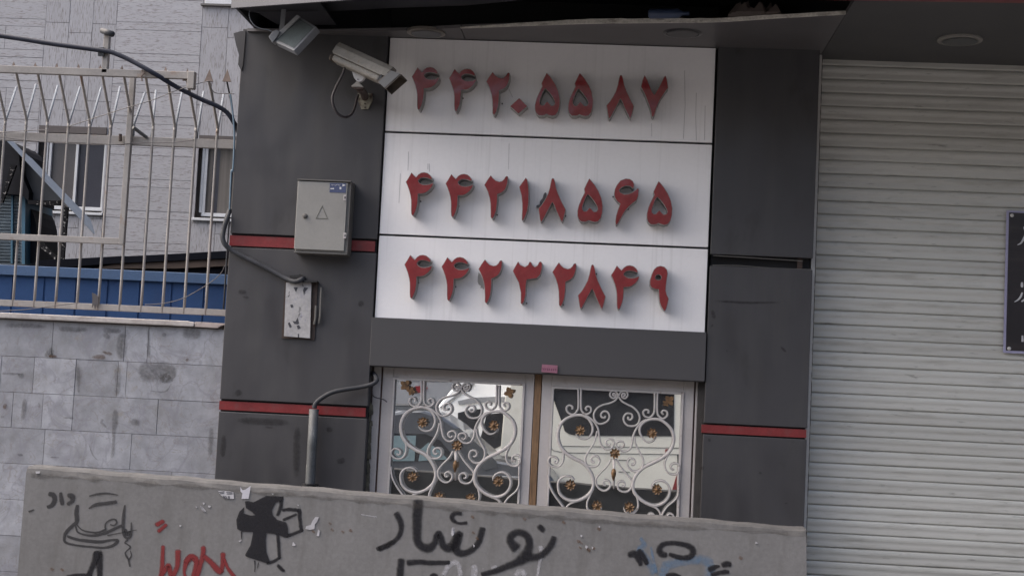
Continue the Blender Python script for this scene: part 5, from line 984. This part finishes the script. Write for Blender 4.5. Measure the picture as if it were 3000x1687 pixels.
# ---------------------------------------------------------------- floodlight
LY = -0.42
fl = thing('floodlight', tuple(at3(*Z6(770, 100), LY)), 'small grey square floodlight hanging on a strip bracket from the broken canopy corner', 'floodlight')
mb = MB(); mb.prism(P(Z6, [(755, 92), (812, 92), (795, 250), (780, 395), (722, 395), (735, 250)], LY), LY-0.004, LY+0.004); mb.build('strip_bracket', 'lampbody', fl)
a = [at3(*Z6(975, 205), LY+0.02), at3(*Z6(1190, 340), LY-0.10), at3(*Z6(905, 640), LY-0.14), at3(*Z6(655, 520), LY-0.02)]
nrm = (a[1]-a[0]).cross(a[3]-a[0]).normalized()
if nrm.y > 0: nrm = -nrm
mb = MB(); mb.hexa(a, [v-nrm*0.05 for v in a]); mb.build('housing', 'lampbody', fl, bevel=0.004)
cen = sum(a, Vector())/4; g_ = [cen+(v-cen)*0.86+nrm*0.003 for v in a]; mb = MB(); mb.hexa(g_, [v-nrm*0.002 for v in g_]); mb.build('ribbed_glass', 'lampglass', fl)
mb = MB(); b_ = [at3(*Z6(x, y), LY-0.02) for x, y in ((940, 188), (985, 212), (650, 548), (610, 500))]; mb.hexa(b_, [v+Vector((0, 0.05, 0.0)) for v in b_]); mb.build('cooling_spine', mat('pale_lamp_metal', (0.28, 0.288, 0.305), 0.5), fl, bevel=0.003)
mb = MB(); b_ = [at3(*Z6(x, y), LY-0.03) for x, y in ((590, 468), (640, 402), (690, 378), (735, 405), (700, 470), (640, 546))]
mb.prism([(v.x, v.z) for v in b_], LY-0.04, LY+0.03); mb.build('driver_box', 'lampbody', fl, bevel=0.004)
mb = MB(); q = cr([tuple(at3(*Z6(x, y), LY)) for x, y in ((350, 130), (345, 200), (370, 270), (420, 330), (500, 365), (570, 375), (630, 400))], 6); mb.tube([Vector(p) for p in q], 0.003, 6); mb.build('feed_wire', mat('grey_blue_wire', (0.12, 0.14, 0.17), 0.5), fl)

# ---------------------------------------------------------------- grey meter cabinet
BY = -0.15
mc = thing('meter_cabinet', tuple(at3(*C4(990, 830), 0)), 'light grey metal cabinet with a warning triangle on the wide pillar', 'cabinet')
p0 = at(*C4(783, 236), BY); p1 = at(*C4(1207, 245), BY); p2 = at(*C4(1190, 826), BY); p3 = at(*C4(764, 812), BY)
xl, xr, zt_, zb_ = (p0[0]+p3[0])/2, (p1[0]+p2[0])/2, (p0[1]+p1[1])/2, (p2[1]+p3[1])/2
mb = MB(); mb.box(xl+0.004, xr+0.012, BY+0.018, -0.0, zb_-0.010, zt_+0.004); mb.build('case', 'box', mc, bevel=0.004)
mb = MB(); mb.box(xl, xr, BY, BY+0.016, zb_, zt_); dr = mb.build('door', 'box', mc, bevel=0.003)
mb = MB(); mb.box(xl-0.004, xr+0.02, BY-0.008, 0.0, zt_+0.006, zt_+0.014); mb.box(xl-0.002, xr+0.018, BY+0.012, 0.0, zb_-0.022, zb_-0.0105); mb.box(xr+0.0125, xr+0.02, BY+0.01, 0.0, zb_-0.0105, zt_+0.006); mb.build('dark_rim', 'box_edge', mc)
mb = MB(); p = at(*C4(852, 530), BY); mb.lathe((p[0], BY, p[1]), (0, -1, 0), [(0.016, 0), (0.016, 0.006), (0.011, 0.008), (0.011, 0.016), (0.004, 0.018)], 20); mb.build('lock', 'box_edge', dr)
mb = MB(); t_ = P(C4, [(998, 440), (1046, 556), (942, 553)], BY-0.001); t_ = [Vector((x, BY-0.001, z)) for x, z in t_]
cen = sum(t_, Vector())/3; mb.prism([[(v.x, v.z) for v in t_], [((cen+(v-cen)*0.86).x, (cen+(v-cen)*0.86).z) for v in t_]], BY-0.002, BY+0.0005); mb.build('warning_triangle', mat('triangle_line', (0.10, 0.10, 0.08), 0.6), dr)
for y in (375, 697):
    mb = MB(); p = at(*C4(1194, y), BY); mb.box(p[0]-0.012, p[0]+0.006, BY-0.005, BY+0.002, p[1]-0.018, p[1]+0.018); hg = mb.build('hinge', 'frame', mc); mb = MB(); mb.box(p[0]-0.006, p[0]+0.003, BY-0.006, BY-0.0045, p[1]-0.007, p[1]+0.007); mb.build('hinge_pin', 'ink_dark', hg)
mb = MB(); p = P(C4, [(1062, 250), (1200, 254), (1197, 335), (1060, 330)], BY); mb.prism(p, BY-0.0022, BY-0.0002); sk = mb.build('sticker', 'sticker_blue', mc)
mb = MB()
for q in ([(1170, 258), (1196, 270), (1170, 282)], [(1145, 285), (1160, 285), (1160, 305), (1145, 305)], [(1068, 294), (1098, 294), (1098, 304), (1068, 304)]): mb.prism(P(C4, q, BY), BY-0.003, BY-0.0018)
for q in ([(1075, 265), (1085, 270), (1095, 264)], [(1100, 268), (1112, 272), (1122, 264)], [(1128, 262), (1140, 272), (1150, 266)]): mb.tube([at3(*C4(x, y), BY-0.0026) for x, y in q], 0.0016, 5)
mb.build('printed_marks', 'ink_white', sk)
# ---------------------------------------------------------------- rusty open meter box
nb = thing('junction_box', tuple(at3(870, 990, 0)), 'rusty recessed box with a scabby white cover plate on the wide pillar', 'junction box')
n0 = at(*C4(680, 1080), -0.004); n1 = at(*C4(962, 1080), -0.004); n2 = at(*Z3(777, 350), -0.004); n3 = at(*Z3(546, 342), -0.004)
xl, xr, zt_, zb_ = (n0[0]+n3[0])/2, (n1[0]+n2[0])/2, (n0[1]+n1[1])/2, (n2[1]+n3[1])/2
mb = MB(); mb.box(xl, xr, -0.010, 0.02, zb_, zt_); mb.build('recess_frame', 'niche', nb)
mb = MB(); mb.prism(P(C4, [(690, 1093), (905, 1093), (893, 1449+118), (672, 1449+100)], -0.03), -0.03, -0.024)
pl_ = mb.build('cover_plate', 'plate', nb)
mb = MB(); 
for q in ([(845, 1135), (880, 1140), (850, 1175), (843, 1205), (835, 1160)], [(755, 1135), (790, 1135), (775, 1175), (765, 1160)], [(725, 1285), (745, 1280), (752, 1300), (735, 1310)], [(745, 1420), (770, 1425), (790, 1390), (800, 1440), (790, 1449), (760, 1445)], [(705, 1440), (720, 1430), (740, 1470), (722, 1480)], [(780, 1460), (800, 1455), (815, 1480), (790, 1490)], [(790, 1530), (800, 1530), (800, 1560), (790, 1560)]):
    mb.prism(P(C4, q, -0.03), -0.0312, -0.0298)
mb.build_parts('paint_loss', 'ink_dark', pl_)
mb = MB(); mb.tube([at3(*C4(990, 1135), -0.03), at3(*C4(985, 1250), -0.03), at3(*C4(980, 1380), -0.03), at3(*C4(970, 1440), -0.02)], 0.007, 8); mb.tube([at3(*C4(945, 1290), -0.03), at3(*C4(940, 1400), -0.025), at3(*C4(930, 1449), -0.02)], 0.008, 8); mb.build('side_latch', 'box_edge', nb)
mb = MB(); mb.prism(P(C4, [(720, 1035), (800, 1030), (810, 1022), (840, 1040), (850, 1075), (950, 1078), (960, 1092), (830, 1092), (815, 1060), (760, 1060), (725, 1052)], -0.05), -0.06, -0.0); mb.build('torn_top_flap', 'gap', nb)

# ---------------------------------------------------------------- behind the fence: blue hut, roof, cooler, travertine building
BLY = 1.1
bh = thing('blue_hut', (-5, BLY, 0), 'blue painted metal hut wall behind the fence', 'hut')
mb = MB(); za = at(*C2(0, 1030), BLY)[1]; zc_ = at(*C2(0, 945), BLY)[1]; 
vs = []; xx = -14; k = 0; 
mb2 = MB()
x = -14.0; prof_ = []
while x < -1.0:
    prof_ += [(x, BLY), (x+0.20, BLY), (x+0.205, BLY+0.008), (x+0.215, BLY+0.008), (x+0.22, BLY)]; x += 0.24
for x_, y_ in prof_: mb.v += [Vector((x_, y_, 0)), Vector((x_, y_, za))]
for i in range(len(prof_)-1): mb.f.append((2*i, 2*i+2, 2*i+3, 2*i+1))
mb.build('corrugated_wall', 'blue', bh, recalc=False)
mb = MB(); mb.box(-14, -1.0, BLY-0.03, BLY+0.05, za, zc_); mb.build('roof_trim', 'blue_top', bh, bevel=0.004)
mb = MB(); mb.box(-14, -1.0, BLY+0.06, BLY+2.0, za+0.02, zc_-0.03); mb.build('flat_roof', 'roof_dark', bh)
rf = thing('sloping_roof', (-4, 2.6, 2.5), 'black sloping roof edge with a brown eave behind the blue hut', 'roof')
RY = 2.4
mb = MB(); mb.prism(P(C2, [(335, 905), (700, 888), (1050, 868), (1075, 872), (1500, 850), (2100, 815), (2100, 880), (1400, 912), (1000, 930), (600, 960), (220, 960)], RY), RY, RY+0.9); mb.build('bitumen_edge', 'roof_dark', rf)
mb = MB(); mb.prism(P(C2, [(1000, 931), (1400, 913), (2100, 872), (2100, 945), (1500, 975), (800, 975)], RY+0.02), RY+0.02, RY+0.9); mb.build('eave_board', 'roof_brown', rf)
mb = MB(); mb.prism(P(C2, [(600, 960), (2100, 930), (2100, 1200), (0, 1200), (0, 960)], RY+0.05), RY+0.05, RY+0.9); mb.build('underside', 'roof_dark', rf)

CYY = 3.0
ec = thing('air_cooler', tuple(at3(*C2(100, 930), CYY)), 'grey blue evaporative cooler with louvres under a metal awning', 'air cooler')
mb = MB(); mb.prism(P(C2, [(-300, 180), (190, 210), (200, 940), (-300, 930)], CYY), CYY+0.02, CYY+0.7); mb.build('case', 'cooler', ec)
mb = MB()
for i in range(26):
    y = 230+i*27; mb.hexa([at3(*C2(-300, y), CYY-0.01), at3(*C2(175, y+10), CYY-0.01), at3(*C2(175, y+22), CYY+0.015), at3(*C2(-300, y+12), CYY+0.015)], [at3(*C2(-300, y+6), CYY+0.018), at3(*C2(175, y+16), CYY+0.018), at3(*C2(175, y+24), CYY+0.019), at3(*C2(-300, y+14), CYY+0.019)])
mb.build('louvre_panel', 'cooler', ec)
mb = MB(); mb.prism(P(C2, [(188, 210), (216, 220), (210, 940), (185, 935)], CYY-.02), CYY-0.02, CYY+0.6); mb.prism(P(C2, [(95, 230), (110, 230), (105, 935), (90, 935)], CYY-.02), CYY-0.02, CYY+0.01); mb.build('corner_trim', 'cooler_blue', ec)
mb = MB(); mb.prism(P(C2, [(218, 440), (255, 460), (285, 520), (305, 600), (312, 700), (312, 930), (218, 935)], CYY+.1), CYY+0.1, CYY+0.6); mb.build('fan_housing', 'tarp', ec)
mb = MB(); mb.prism(P(C1, [(-300, 1180), (20, 1185), (80, 1195), (130, 1240), (160, 1290), (170, 1449), (245, 1449+180), (240, 1449+260), (190, 1449+210), (-300, 1449+160)], CYY-.1), CYY-0.1, CYY+0.5); mb.build('tarpaulin_cover', 'tarp', ec)
aw = thing('metal_awning', tuple(at3(*C2(500, 400), 2.6)), 'sloping zinc sheet awning over the cooler', 'awning')
AY = 2.7
u = [at3(*C1(60, 1190), AY), at3(*C2(800, 690), AY), at3(*C2(755, 560), AY), at3(*C1(150, 1235), AY)]
a0, a1 = at3(*C1(30, 1170), AY), at3(*C2(800, 688), AY)
b0, b1 = at3(*C1(170, 1265), AY+0.5), at3(*C2(765, 575), AY+0.5)
mb = MB(); nn = 10
for i in range(nn):
    f0, f1 = i/nn, (i+1)/nn
    for g0, g1, dz0, dz1 in ((0, 0.5, 0, 0.02), (0.5, 1, 0.02, 0)):
        fa, fb = f0+(f1-f0)*g0, f0+(f1-f0)*g1
        mb.add([a0.lerp(b0, fa)+Vector((0, 0, dz0)), a0.lerp(b0, fb)+Vector((0, 0, dz1)), a1.lerp(b1, fb)+Vector((0, 0, dz1)), a1.lerp(b1, fa)+Vector((0, 0, dz0))], [(0, 1, 2, 3)])
o = mb.build('corrugated_sheet', 'zinc', aw, recalc=False); sm = o.modifiers.new('thick', 'SOLIDIFY'); sm.thickness = 0.004
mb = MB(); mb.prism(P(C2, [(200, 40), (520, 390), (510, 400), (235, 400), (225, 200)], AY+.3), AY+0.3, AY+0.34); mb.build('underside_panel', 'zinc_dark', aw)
for q in ([(235, 395), (510, 400), (508, 440), (235, 430)], [(535, 440), (578, 450), (540, 900), (508, 895)], [(335, 755), (350, 745), (485, 880), (470, 905), (335, 790)], [(90, 90), (135, 100), (20, 420), (0, 420)]):
    mb = MB(); mb.prism(P(C2, q, AY+.1), AY+0.1, AY+0.13); mb.build('slotted_angle', 'slot', aw)

TBY = 5.0
tb = thing('travertine_building', (-6, TBY, 0), 'pale travertine clad building far behind the fence with aluminium windows', 'building')
mb = MB(); mb.box(-25, 4, TBY+0.14, TBY+0.5, 0, 9); mb.build('wall', 'joint', tb)
def TP(x, y, c=C1): return at(*c(x, y), TBY)
# openings
w1 = (TP(330, 1150)[0], TP(905, 1150)[0], at(*C2(600, 505), TBY)[1], TP(600, 1075)[1])
w2 = (TP(1688, 1250)[0], TP(2500, 1250)[0], at(*C2(1750, 560), TBY)[1], TP(1700, 1150)[1])
xA, xB, xC = TP(392, 300)[0], TP(1000, 300)[0], TP(1722, 300)[0]
xA = (TP(405, 0)[0]+TP(345, 700)[0])/2; xB = (TP(1005, 0)[0]+TP(950, 700)[0])/2; xC = (TP(1730, 0)[0]+TP(1690, 550)[0])/2
mbh, mbv = MB(), MB(); random.seed(21)
def tile(mb, x0, x1, z0, z1):
    if x1-x0 < 0.01 or z1-z0 < 0.008: return
    f0 = len(mb.f); g_ = 0.002; d = random.uniform(0, 0.003); mb.box(x0+g_, x1-g_, TBY+d, TBY+0.025, z0+g_, z1-g_); t = random.random()
    for k in range(6): mb.tone[f0+k] = t
def cut_tiles(mb, x0, x1, z0, z1, holes):
    segs = [(x0, x1, z0, z1)]
    for hx0, hx1, hz0, hz1 in holes:
        new = []
        for a, b, c, d in segs:
            if b <= hx0 or a >= hx1 or d <= hz0 or c >= hz1: new.append((a, b, c, d)); continue
            if a < hx0: new.append((a, hx0, c, d))
            if b > hx1: new.append((hx1, b, c, d))
            m0, m1 = max(a, hx0), min(b, hx1)
            if c < hz0: new.append((m0, m1, c, hz0))
            if d > hz1: new.append((m0, m1, hz1, d))
        segs = new
    for s_ in segs: tile(mb, *s_)
holes = [w1, w2]
za_ = TP(200, 225)[1]; zw = TP(200, 28)[1]-za_; zn = za_-TP(200, 290)[1]; per = zw+zn
z = za_+per*6
for k in range(26):
    for hh in (zw, zn):
        for (xa_, xb_) in ((-25, xA), (xB, xC)):
            j = xa_ if xa_ > -20 else -16
            cuts = [xa_]
            xx = xb_-random.uniform(0.3, 1.1)
            cs = []
            while xx > max(xa_, -9)+0.2: cs.append(xx); xx -= random.uniform(0.5, 1.2)
            e = [xa_]+sorted(cs)+[xb_]
            if hh == zn or xa_ > -20: e = [xa_]+([cs[0]] if cs and hh == zw and k % 3 == 0 else [])+[xb_]
            for a, b in zip(e[:-1], e[1:]): cut_tiles(mbh, a, b, z-hh, z, holes)
        z -= hh
    if z < 0.5: break
zv0 = w1[3]
for (xa_, xb_, nn_) in ((xA, xB, 3), (xC, 4.0, 9)):
    mbv = MB()
    ww = (xb_-xa_)/nn_ if nn_ == 3 else 0.27
    for i in range(nn_ if nn_ == 3 else 14):
        a = xa_+ww*i; b = min(a+ww, xb_)
        zz_ = 9.0
        for hh in (1.6, 1.35, 0.95+0.1*(i % 2), 0.8, 1.2, 1.1, 1.3, 1.5):
            cut_tiles(mbv if True else mbh, a, b, max(zz_-hh, 0), zz_, holes); zz_ -= hh
            if zz_ < 0: break
    mbv.build('upright_grain_tiles', 'trav_v', tb)
mbh.build('level_grain_tiles', 'trav_h', tb); pass
# windows
def fwin(x0, x1, z0, z1, mulls, panes):
    mb = MB(); t = 0.035
    mb.box(x0+0.05, x1, TBY+0.06, TBY+0.10, z0+0.04, z0+0.04+t); mb.box(x0+0.05, x0+0.05+t, TBY+0.06, TBY+0.10, z0+0.04+t, z1-0.1); mb.box(x1-t, x1, TBY+0.06, TBY+0.10, z0+0.04+t, z1-0.1)
    for m_ in mulls: mb.box(m_-0.014, m_+0.014, TBY+0.055, TBY+0.10, z0+0.04+t, z1-0.1)
    mb.box(x0-0.02, x1+0.02, TBY-0.03, TBY+0.08, z0-0.015, z0+0.012)
    wn = mb.build('window', 'alu', tb, bevel=0.003)
    mb = MB(); mb.box(x0-0.0, x1+0.0, TBY-0.012, TBY+0.02, z1-0.07, z1); mb.build('lintel_shadow_band', mat('brown_lintel_band', (0.07, 0.06, 0.06), 0.7), wn)  # brown band with the lintel's shadow worked into its dark colour
    for a, b, m_ in panes: mb = MB(); mb.box(a, b, TBY+0.085, TBY+0.09, z0+0.05, z1-0.07); mb.build('pane', m_, wn)
    mb = MB(); mb.box(x0-0.0, x1, TBY+0.012, TBY+0.018, z0-0.0, z1); mb.box(x0, x0+0.03, TBY-0.0, TBY+0.1, z0, z1-0.08); 
mull = at(*C1(638, 1300), TBY)[0]; lft = at(*C1(410, 1300), TBY)[0]
fwin(*w1, [mull, lft], [(w1[0]+0.02, lft, 'pane_dark'), (lft, mull, 'pane_grey'), (mull, w1[1]-0.03, 'pane_dark')])
m2_ = at(*C1(1790, 1350), TBY)[0]; m3_ = at(*C1(1850, 1350), TBY)[0]
fwin(*w2, [at(*C1(1718, 1300), TBY)[0]], [(w2[0]+0.03, m2_, 'curtain'), (m2_, m3_, 'pane_dark'), (m3_, w2[1], 'curtain')])
mb = MB(); xs0 = TP(1745, 20)[0]; zs0 = TP(1745, 38)[1]; mb.box(xs0, xs0+1.6, TBY-0.02, TBY+0.05, zs0, zs0+0.9); uw = mb.build('window', 'alu', tb, bevel=0.004)
mb = MB(); mb.box(xs0+0.06, xs0+1.5, TBY-0.025, TBY-0.0205, zs0+0.10, zs0+0.8); mb.build('pane', 'pane_grey', uw)
mb = MB(); mb.box(xs0-0.04, xs0+1.6, TBY-0.035, TBY+0.01, zs0-0.02, zs0-0.001); mb.build('sill', 'box_edge', uw)

# ---------------------------------------------------------------- the street seen in the window glass
MIR = 0.135
def RP(c, pts, d):     # points seen mirrored in the panes, at distance d in front of the glass
    return [at(*c(x, y), 2*MIR+d) for x, y in pts]
def car_prism(mb, c, pts, d, depth): mb.prism(RP(c, pts, d), -d, -d-depth)
def wheels(t, xs_, d, depth, r=0.31):
    for x in xs_:
        for y in (-d-0.06, -d-depth+0.25):
            mb = MB(); mb.lathe((x, y, r), (0, -1, 0), [(r*0.9, 0), (r, 0.03), (r, 0.18), (r*0.9, 0.2)], 24); w_ = mb.build('wheel', 'tyre', t, smooth=False)
            mb = MB(); mb.lathe((x, y-0.001 if y > -d-0.1 else y-0.2, r), (0, 1, 0), [(r*0.6, 0), (r*0.55, 0.02), (r*0.2, 0.03)], 16); mb.build('rim', 'car_silver', w_)
d1 = 13.2
cv = thing('parked_van', (0.9, -d1-0.8, 0), 'cream van with a dark side window mirrored in the right barred window', 'van')
body = [(-180, 330), (-100, 170), (60, 120), (1300, 130), (1400, 200), (1405, 860), (1395, 1130), (1290, 1165), (330, 1105), (265, 1095), (262, 1040), (235, 990), (190, 970), (120, 970), (60, 1000), (30, 1080), (-180, 1070), (-230, 900)]
mb = MB(); car_prism(mb, W2, body, d1, 1.7); mb.build('body', 'car_cream', cv, bevel=0.03)
mb = MB(); mb.prism(RP(W2, [(262, 262), (238, 290), (242, 350), (330, 590), (345, 640), (380, 665), (450, 680), (1310, 685), (1315, 180), (290, 170)], d1-0.01), -d1+0.01, -d1-0.01); mb.build('side_window', 'car_glass', cv)
mb = MB()
for q in ([(200, 750), (240, 810), (330, 830), (760, 838), (1365, 847)], [(330, 772), (800, 780), (1370, 790)], [(820, 895), (920, 898)], [(820, 1000), (920, 1003)]):
    mb.tube([Vector((x, -d1+0.004, z)) for x, z in RP(W2, q, d1)], 0.004, 5)
mb.prism(RP(W2, [(1338, 845), (1362, 850), (1366, 1000), (1352, 1040), (1345, 1000)], d1), -d1+0.012, -d1-0.01); mb.build('panel_seam', 'car_trim', cv)
mb = MB(); mb.prism(RP(W2, [(1330, 1040), (1362, 1000), (1362, 1150), (1295, 1160)], d1), -d1+0.014, -d1-0.05); mb.build('tail_lamp', 'car_lamp', cv)
mb = MB(); mb.prism(RP(W2, [(1234, 800), (1262, 798), (1262, 835), (1234, 838)], d1), -d1+0.012, -d1-0.01); mb.build('door_badge', 'car_lamp', cv)
mb = MB(); mb.prism(RP(W2, [(-180, 1075), (1400, 1135), (1400, 1190), (-180, 1130)], d1), -d1-0.05, -d1-1.6); mb.build('sill_trim', 'car_trim', cv)
xw = RP(W2, [(150, 1100), (1180, 1150)], d1); wheels(cv, [xw[0][0], xw[1][0]], d1+0.02, 1.6)
d2 = 11.6
cs = thing('parked_car', (-2.6, -d2-0.8, 0), 'dark grey saloon car mirrored in the left barred window', 'car')
car = [(-700, 1150), (-720, 960), (-560, 880), (-250, 830), (-120, 700), (-30, 560), (120, 500), (330, 462), (560, 462), (700, 505), (830, 590), (1190, 905), (1420, 945), (1650, 1010), (1720, 1110), (1700, 1260), (-700, 1230)]
mb = MB(); car_prism(mb, W1, car, d2, 1.6); mb.build('body', 'car_grey', cs, bevel=0.05)
mb = MB(); mb.prism(RP(W1, [(40, 680), (150, 665), (240, 660), (560, 665), (690, 720), (840, 900), (-20, 915)], d2-0.01), -d2+0.012, -d2-0.01); mb.build('side_window', 'car_glass', cs)
mb = MB()
for q in ([(60, 690), (225, 672), (225, 905), (10, 908)], [(262, 680), (480, 680), (465, 905), (250, 905)], [(520, 800), (590, 740), (700, 820), (760, 890), (500, 905)]): mb.prism(RP(W1, q, d2-0.02), -d2+0.02, -d2+0.014)
mb.build('pale_window_light', 'car_glass_pale', cs)
mb = MB(); mb.prism(RP(W1, [(745, 640), (860, 610), (1190, 905), (1200, 960), (1080, 985)], d2), -d2+0.015, -d2-0.02); mb.build('windscreen', mat('windscreen_glass', (0.06, 0.065, 0.07), 0.15), cs)
mb = MB(); mb.tube([Vector((x, -d2+0.01, z)) for x, z in RP(W1, [(-600, 1000), (250, 1000), (1400, 1050)], d2)], 0.012, 6); mb.build('side_trim', 'car_silver', cs)
xw = RP(W1, [(-250, 1200), (1200, 1200)], d2); wheels(cs, [xw[0][0], xw[1][0]], d2+0.02, 1.5)
d3 = 15.0
wv = thing('parked_van', (-2.0, -d3-0.9, 0), 'white van behind the dark car mirrored in the left barred window', 'van')
mb = MB(); car_prism(mb, W1, [(600, 1000), (600, 560), (660, 440), (860, 190), (1060, 60), (1900, 60), (1950, 200), (1950, 1080), (600, 1080)], d3, 1.9); mb.build('body', 'car_white', wv, bevel=0.03)
mb = MB(); mb.prism(RP(W1, [(1105, 490), (1240, 480), (1275, 560), (1292, 740), (1180, 795), (1090, 800), (1040, 740)], d3-0.01), -d3+0.015, -d3-0.01); mb.prism(RP(W1, [(850, 480), (960, 450), (1065, 445), (1060, 500), (1010, 640), (990, 760), (850, 590)], d3-0.01), -d3+0.015, -d3-0.01); mb.build('side_window', 'car_glass', wv)
mb = MB(); mb.prism(RP(W1, [(850, 375), (980, 345), (1200, 335), (1380, 345), (1380, 390), (1100, 385), (860, 410)], d3), -d3+0.02, -d3-0.01)  # grey strip paints in the shading along the roofline
mb.prism(RP(W1, [(690, 430), (980, 215), (1000, 225), (760, 400), (720, 440)], d3), -d3+0.02, -d3-0.01); mb.build('roofline_shading', 'car_silver', wv)
mb = MB(); mb.tube([Vector((x, -d3+0.006, z)) for x, z in RP(W1, [(1345, 400), (1370, 480), (1400, 580), (1440, 640)], d3)], 0.006, 5); mb.build('panel_seam', 'car_trim', wv)
xw = RP(W1, [(900, 1200), (1750, 1200)], d3); wheels(wv, [xw[0][0], xw[1][0]], d3+0.02, 1.7, 0.33)
d4 = 18.6
sc_ = thing('parked_car', (-4.0, -d4-0.9, 0), 'silver car with a red tail lamp mirrored at the top of the left barred window', 'car')
mb = MB(); car_prism(mb, W1, [(-500, 420), (-500, 180), (-300, 60), (200, 40), (400, 110), (540, 150), (720, 170), (860, 180), (930, 300), (900, 420)], d4, 1.6); mb.build('body', 'car_silver', sc_, bevel=0.05)
mb = MB(); mb.prism(RP(W1, [(445, 300), (470, 245), (560, 238), (585, 262), (560, 280), (500, 305)], d4), -d4+0.02, -d4-0.05); mb.build('tail_lamp', 'car_lamp', sc_)
xw = RP(W1, [(-300, 440), (700, 440)], d4)
mb = MB(); zlo = min(RP(W1, [(-500, 420)], d4)[0][1], RP(W1, [(900, 420)], d4)[0][1]); mb.box(RP(W1, [(-450, 400)], d4)[0][0], RP(W1, [(850, 400)], d4)[0][0], -d4-1.5, -d4-0.1, 0.3, zlo+0.03); mb.build('lower_body', 'car_silver', sc_)
wheels(sc_, [xw[0][0], xw[1][0]], d4+0.02, 1.5)
# buildings across the street
ob = thing('street_building', (0, -22, 0), 'plain building with grey shutters across the street, seen only in reflections', 'building')
mb = MB(); mb.box(-30, 30, -26, -21.5, 0, 8.5); mb.build('wall', 'wallfar', ob)
for i in range(-7, 8):
    mb = MB(); x = i*3.9
    for k in range(28): mb.box(x-1.6, x+1.6, -21.49+0.012*(k % 2), -21.46+0.012*(k % 2), 0.13+k*0.1, 0.13+k*0.1+0.097)
    mb.build('shop_shutter', 'shutfar', ob)
    mb = MB(); mb.box(x-1.0, x+1.0, -21.5, -21.46, 3.9, 5.4); mb.build('upper_window', 'car_glass', ob)
S.render.film_transparent = False
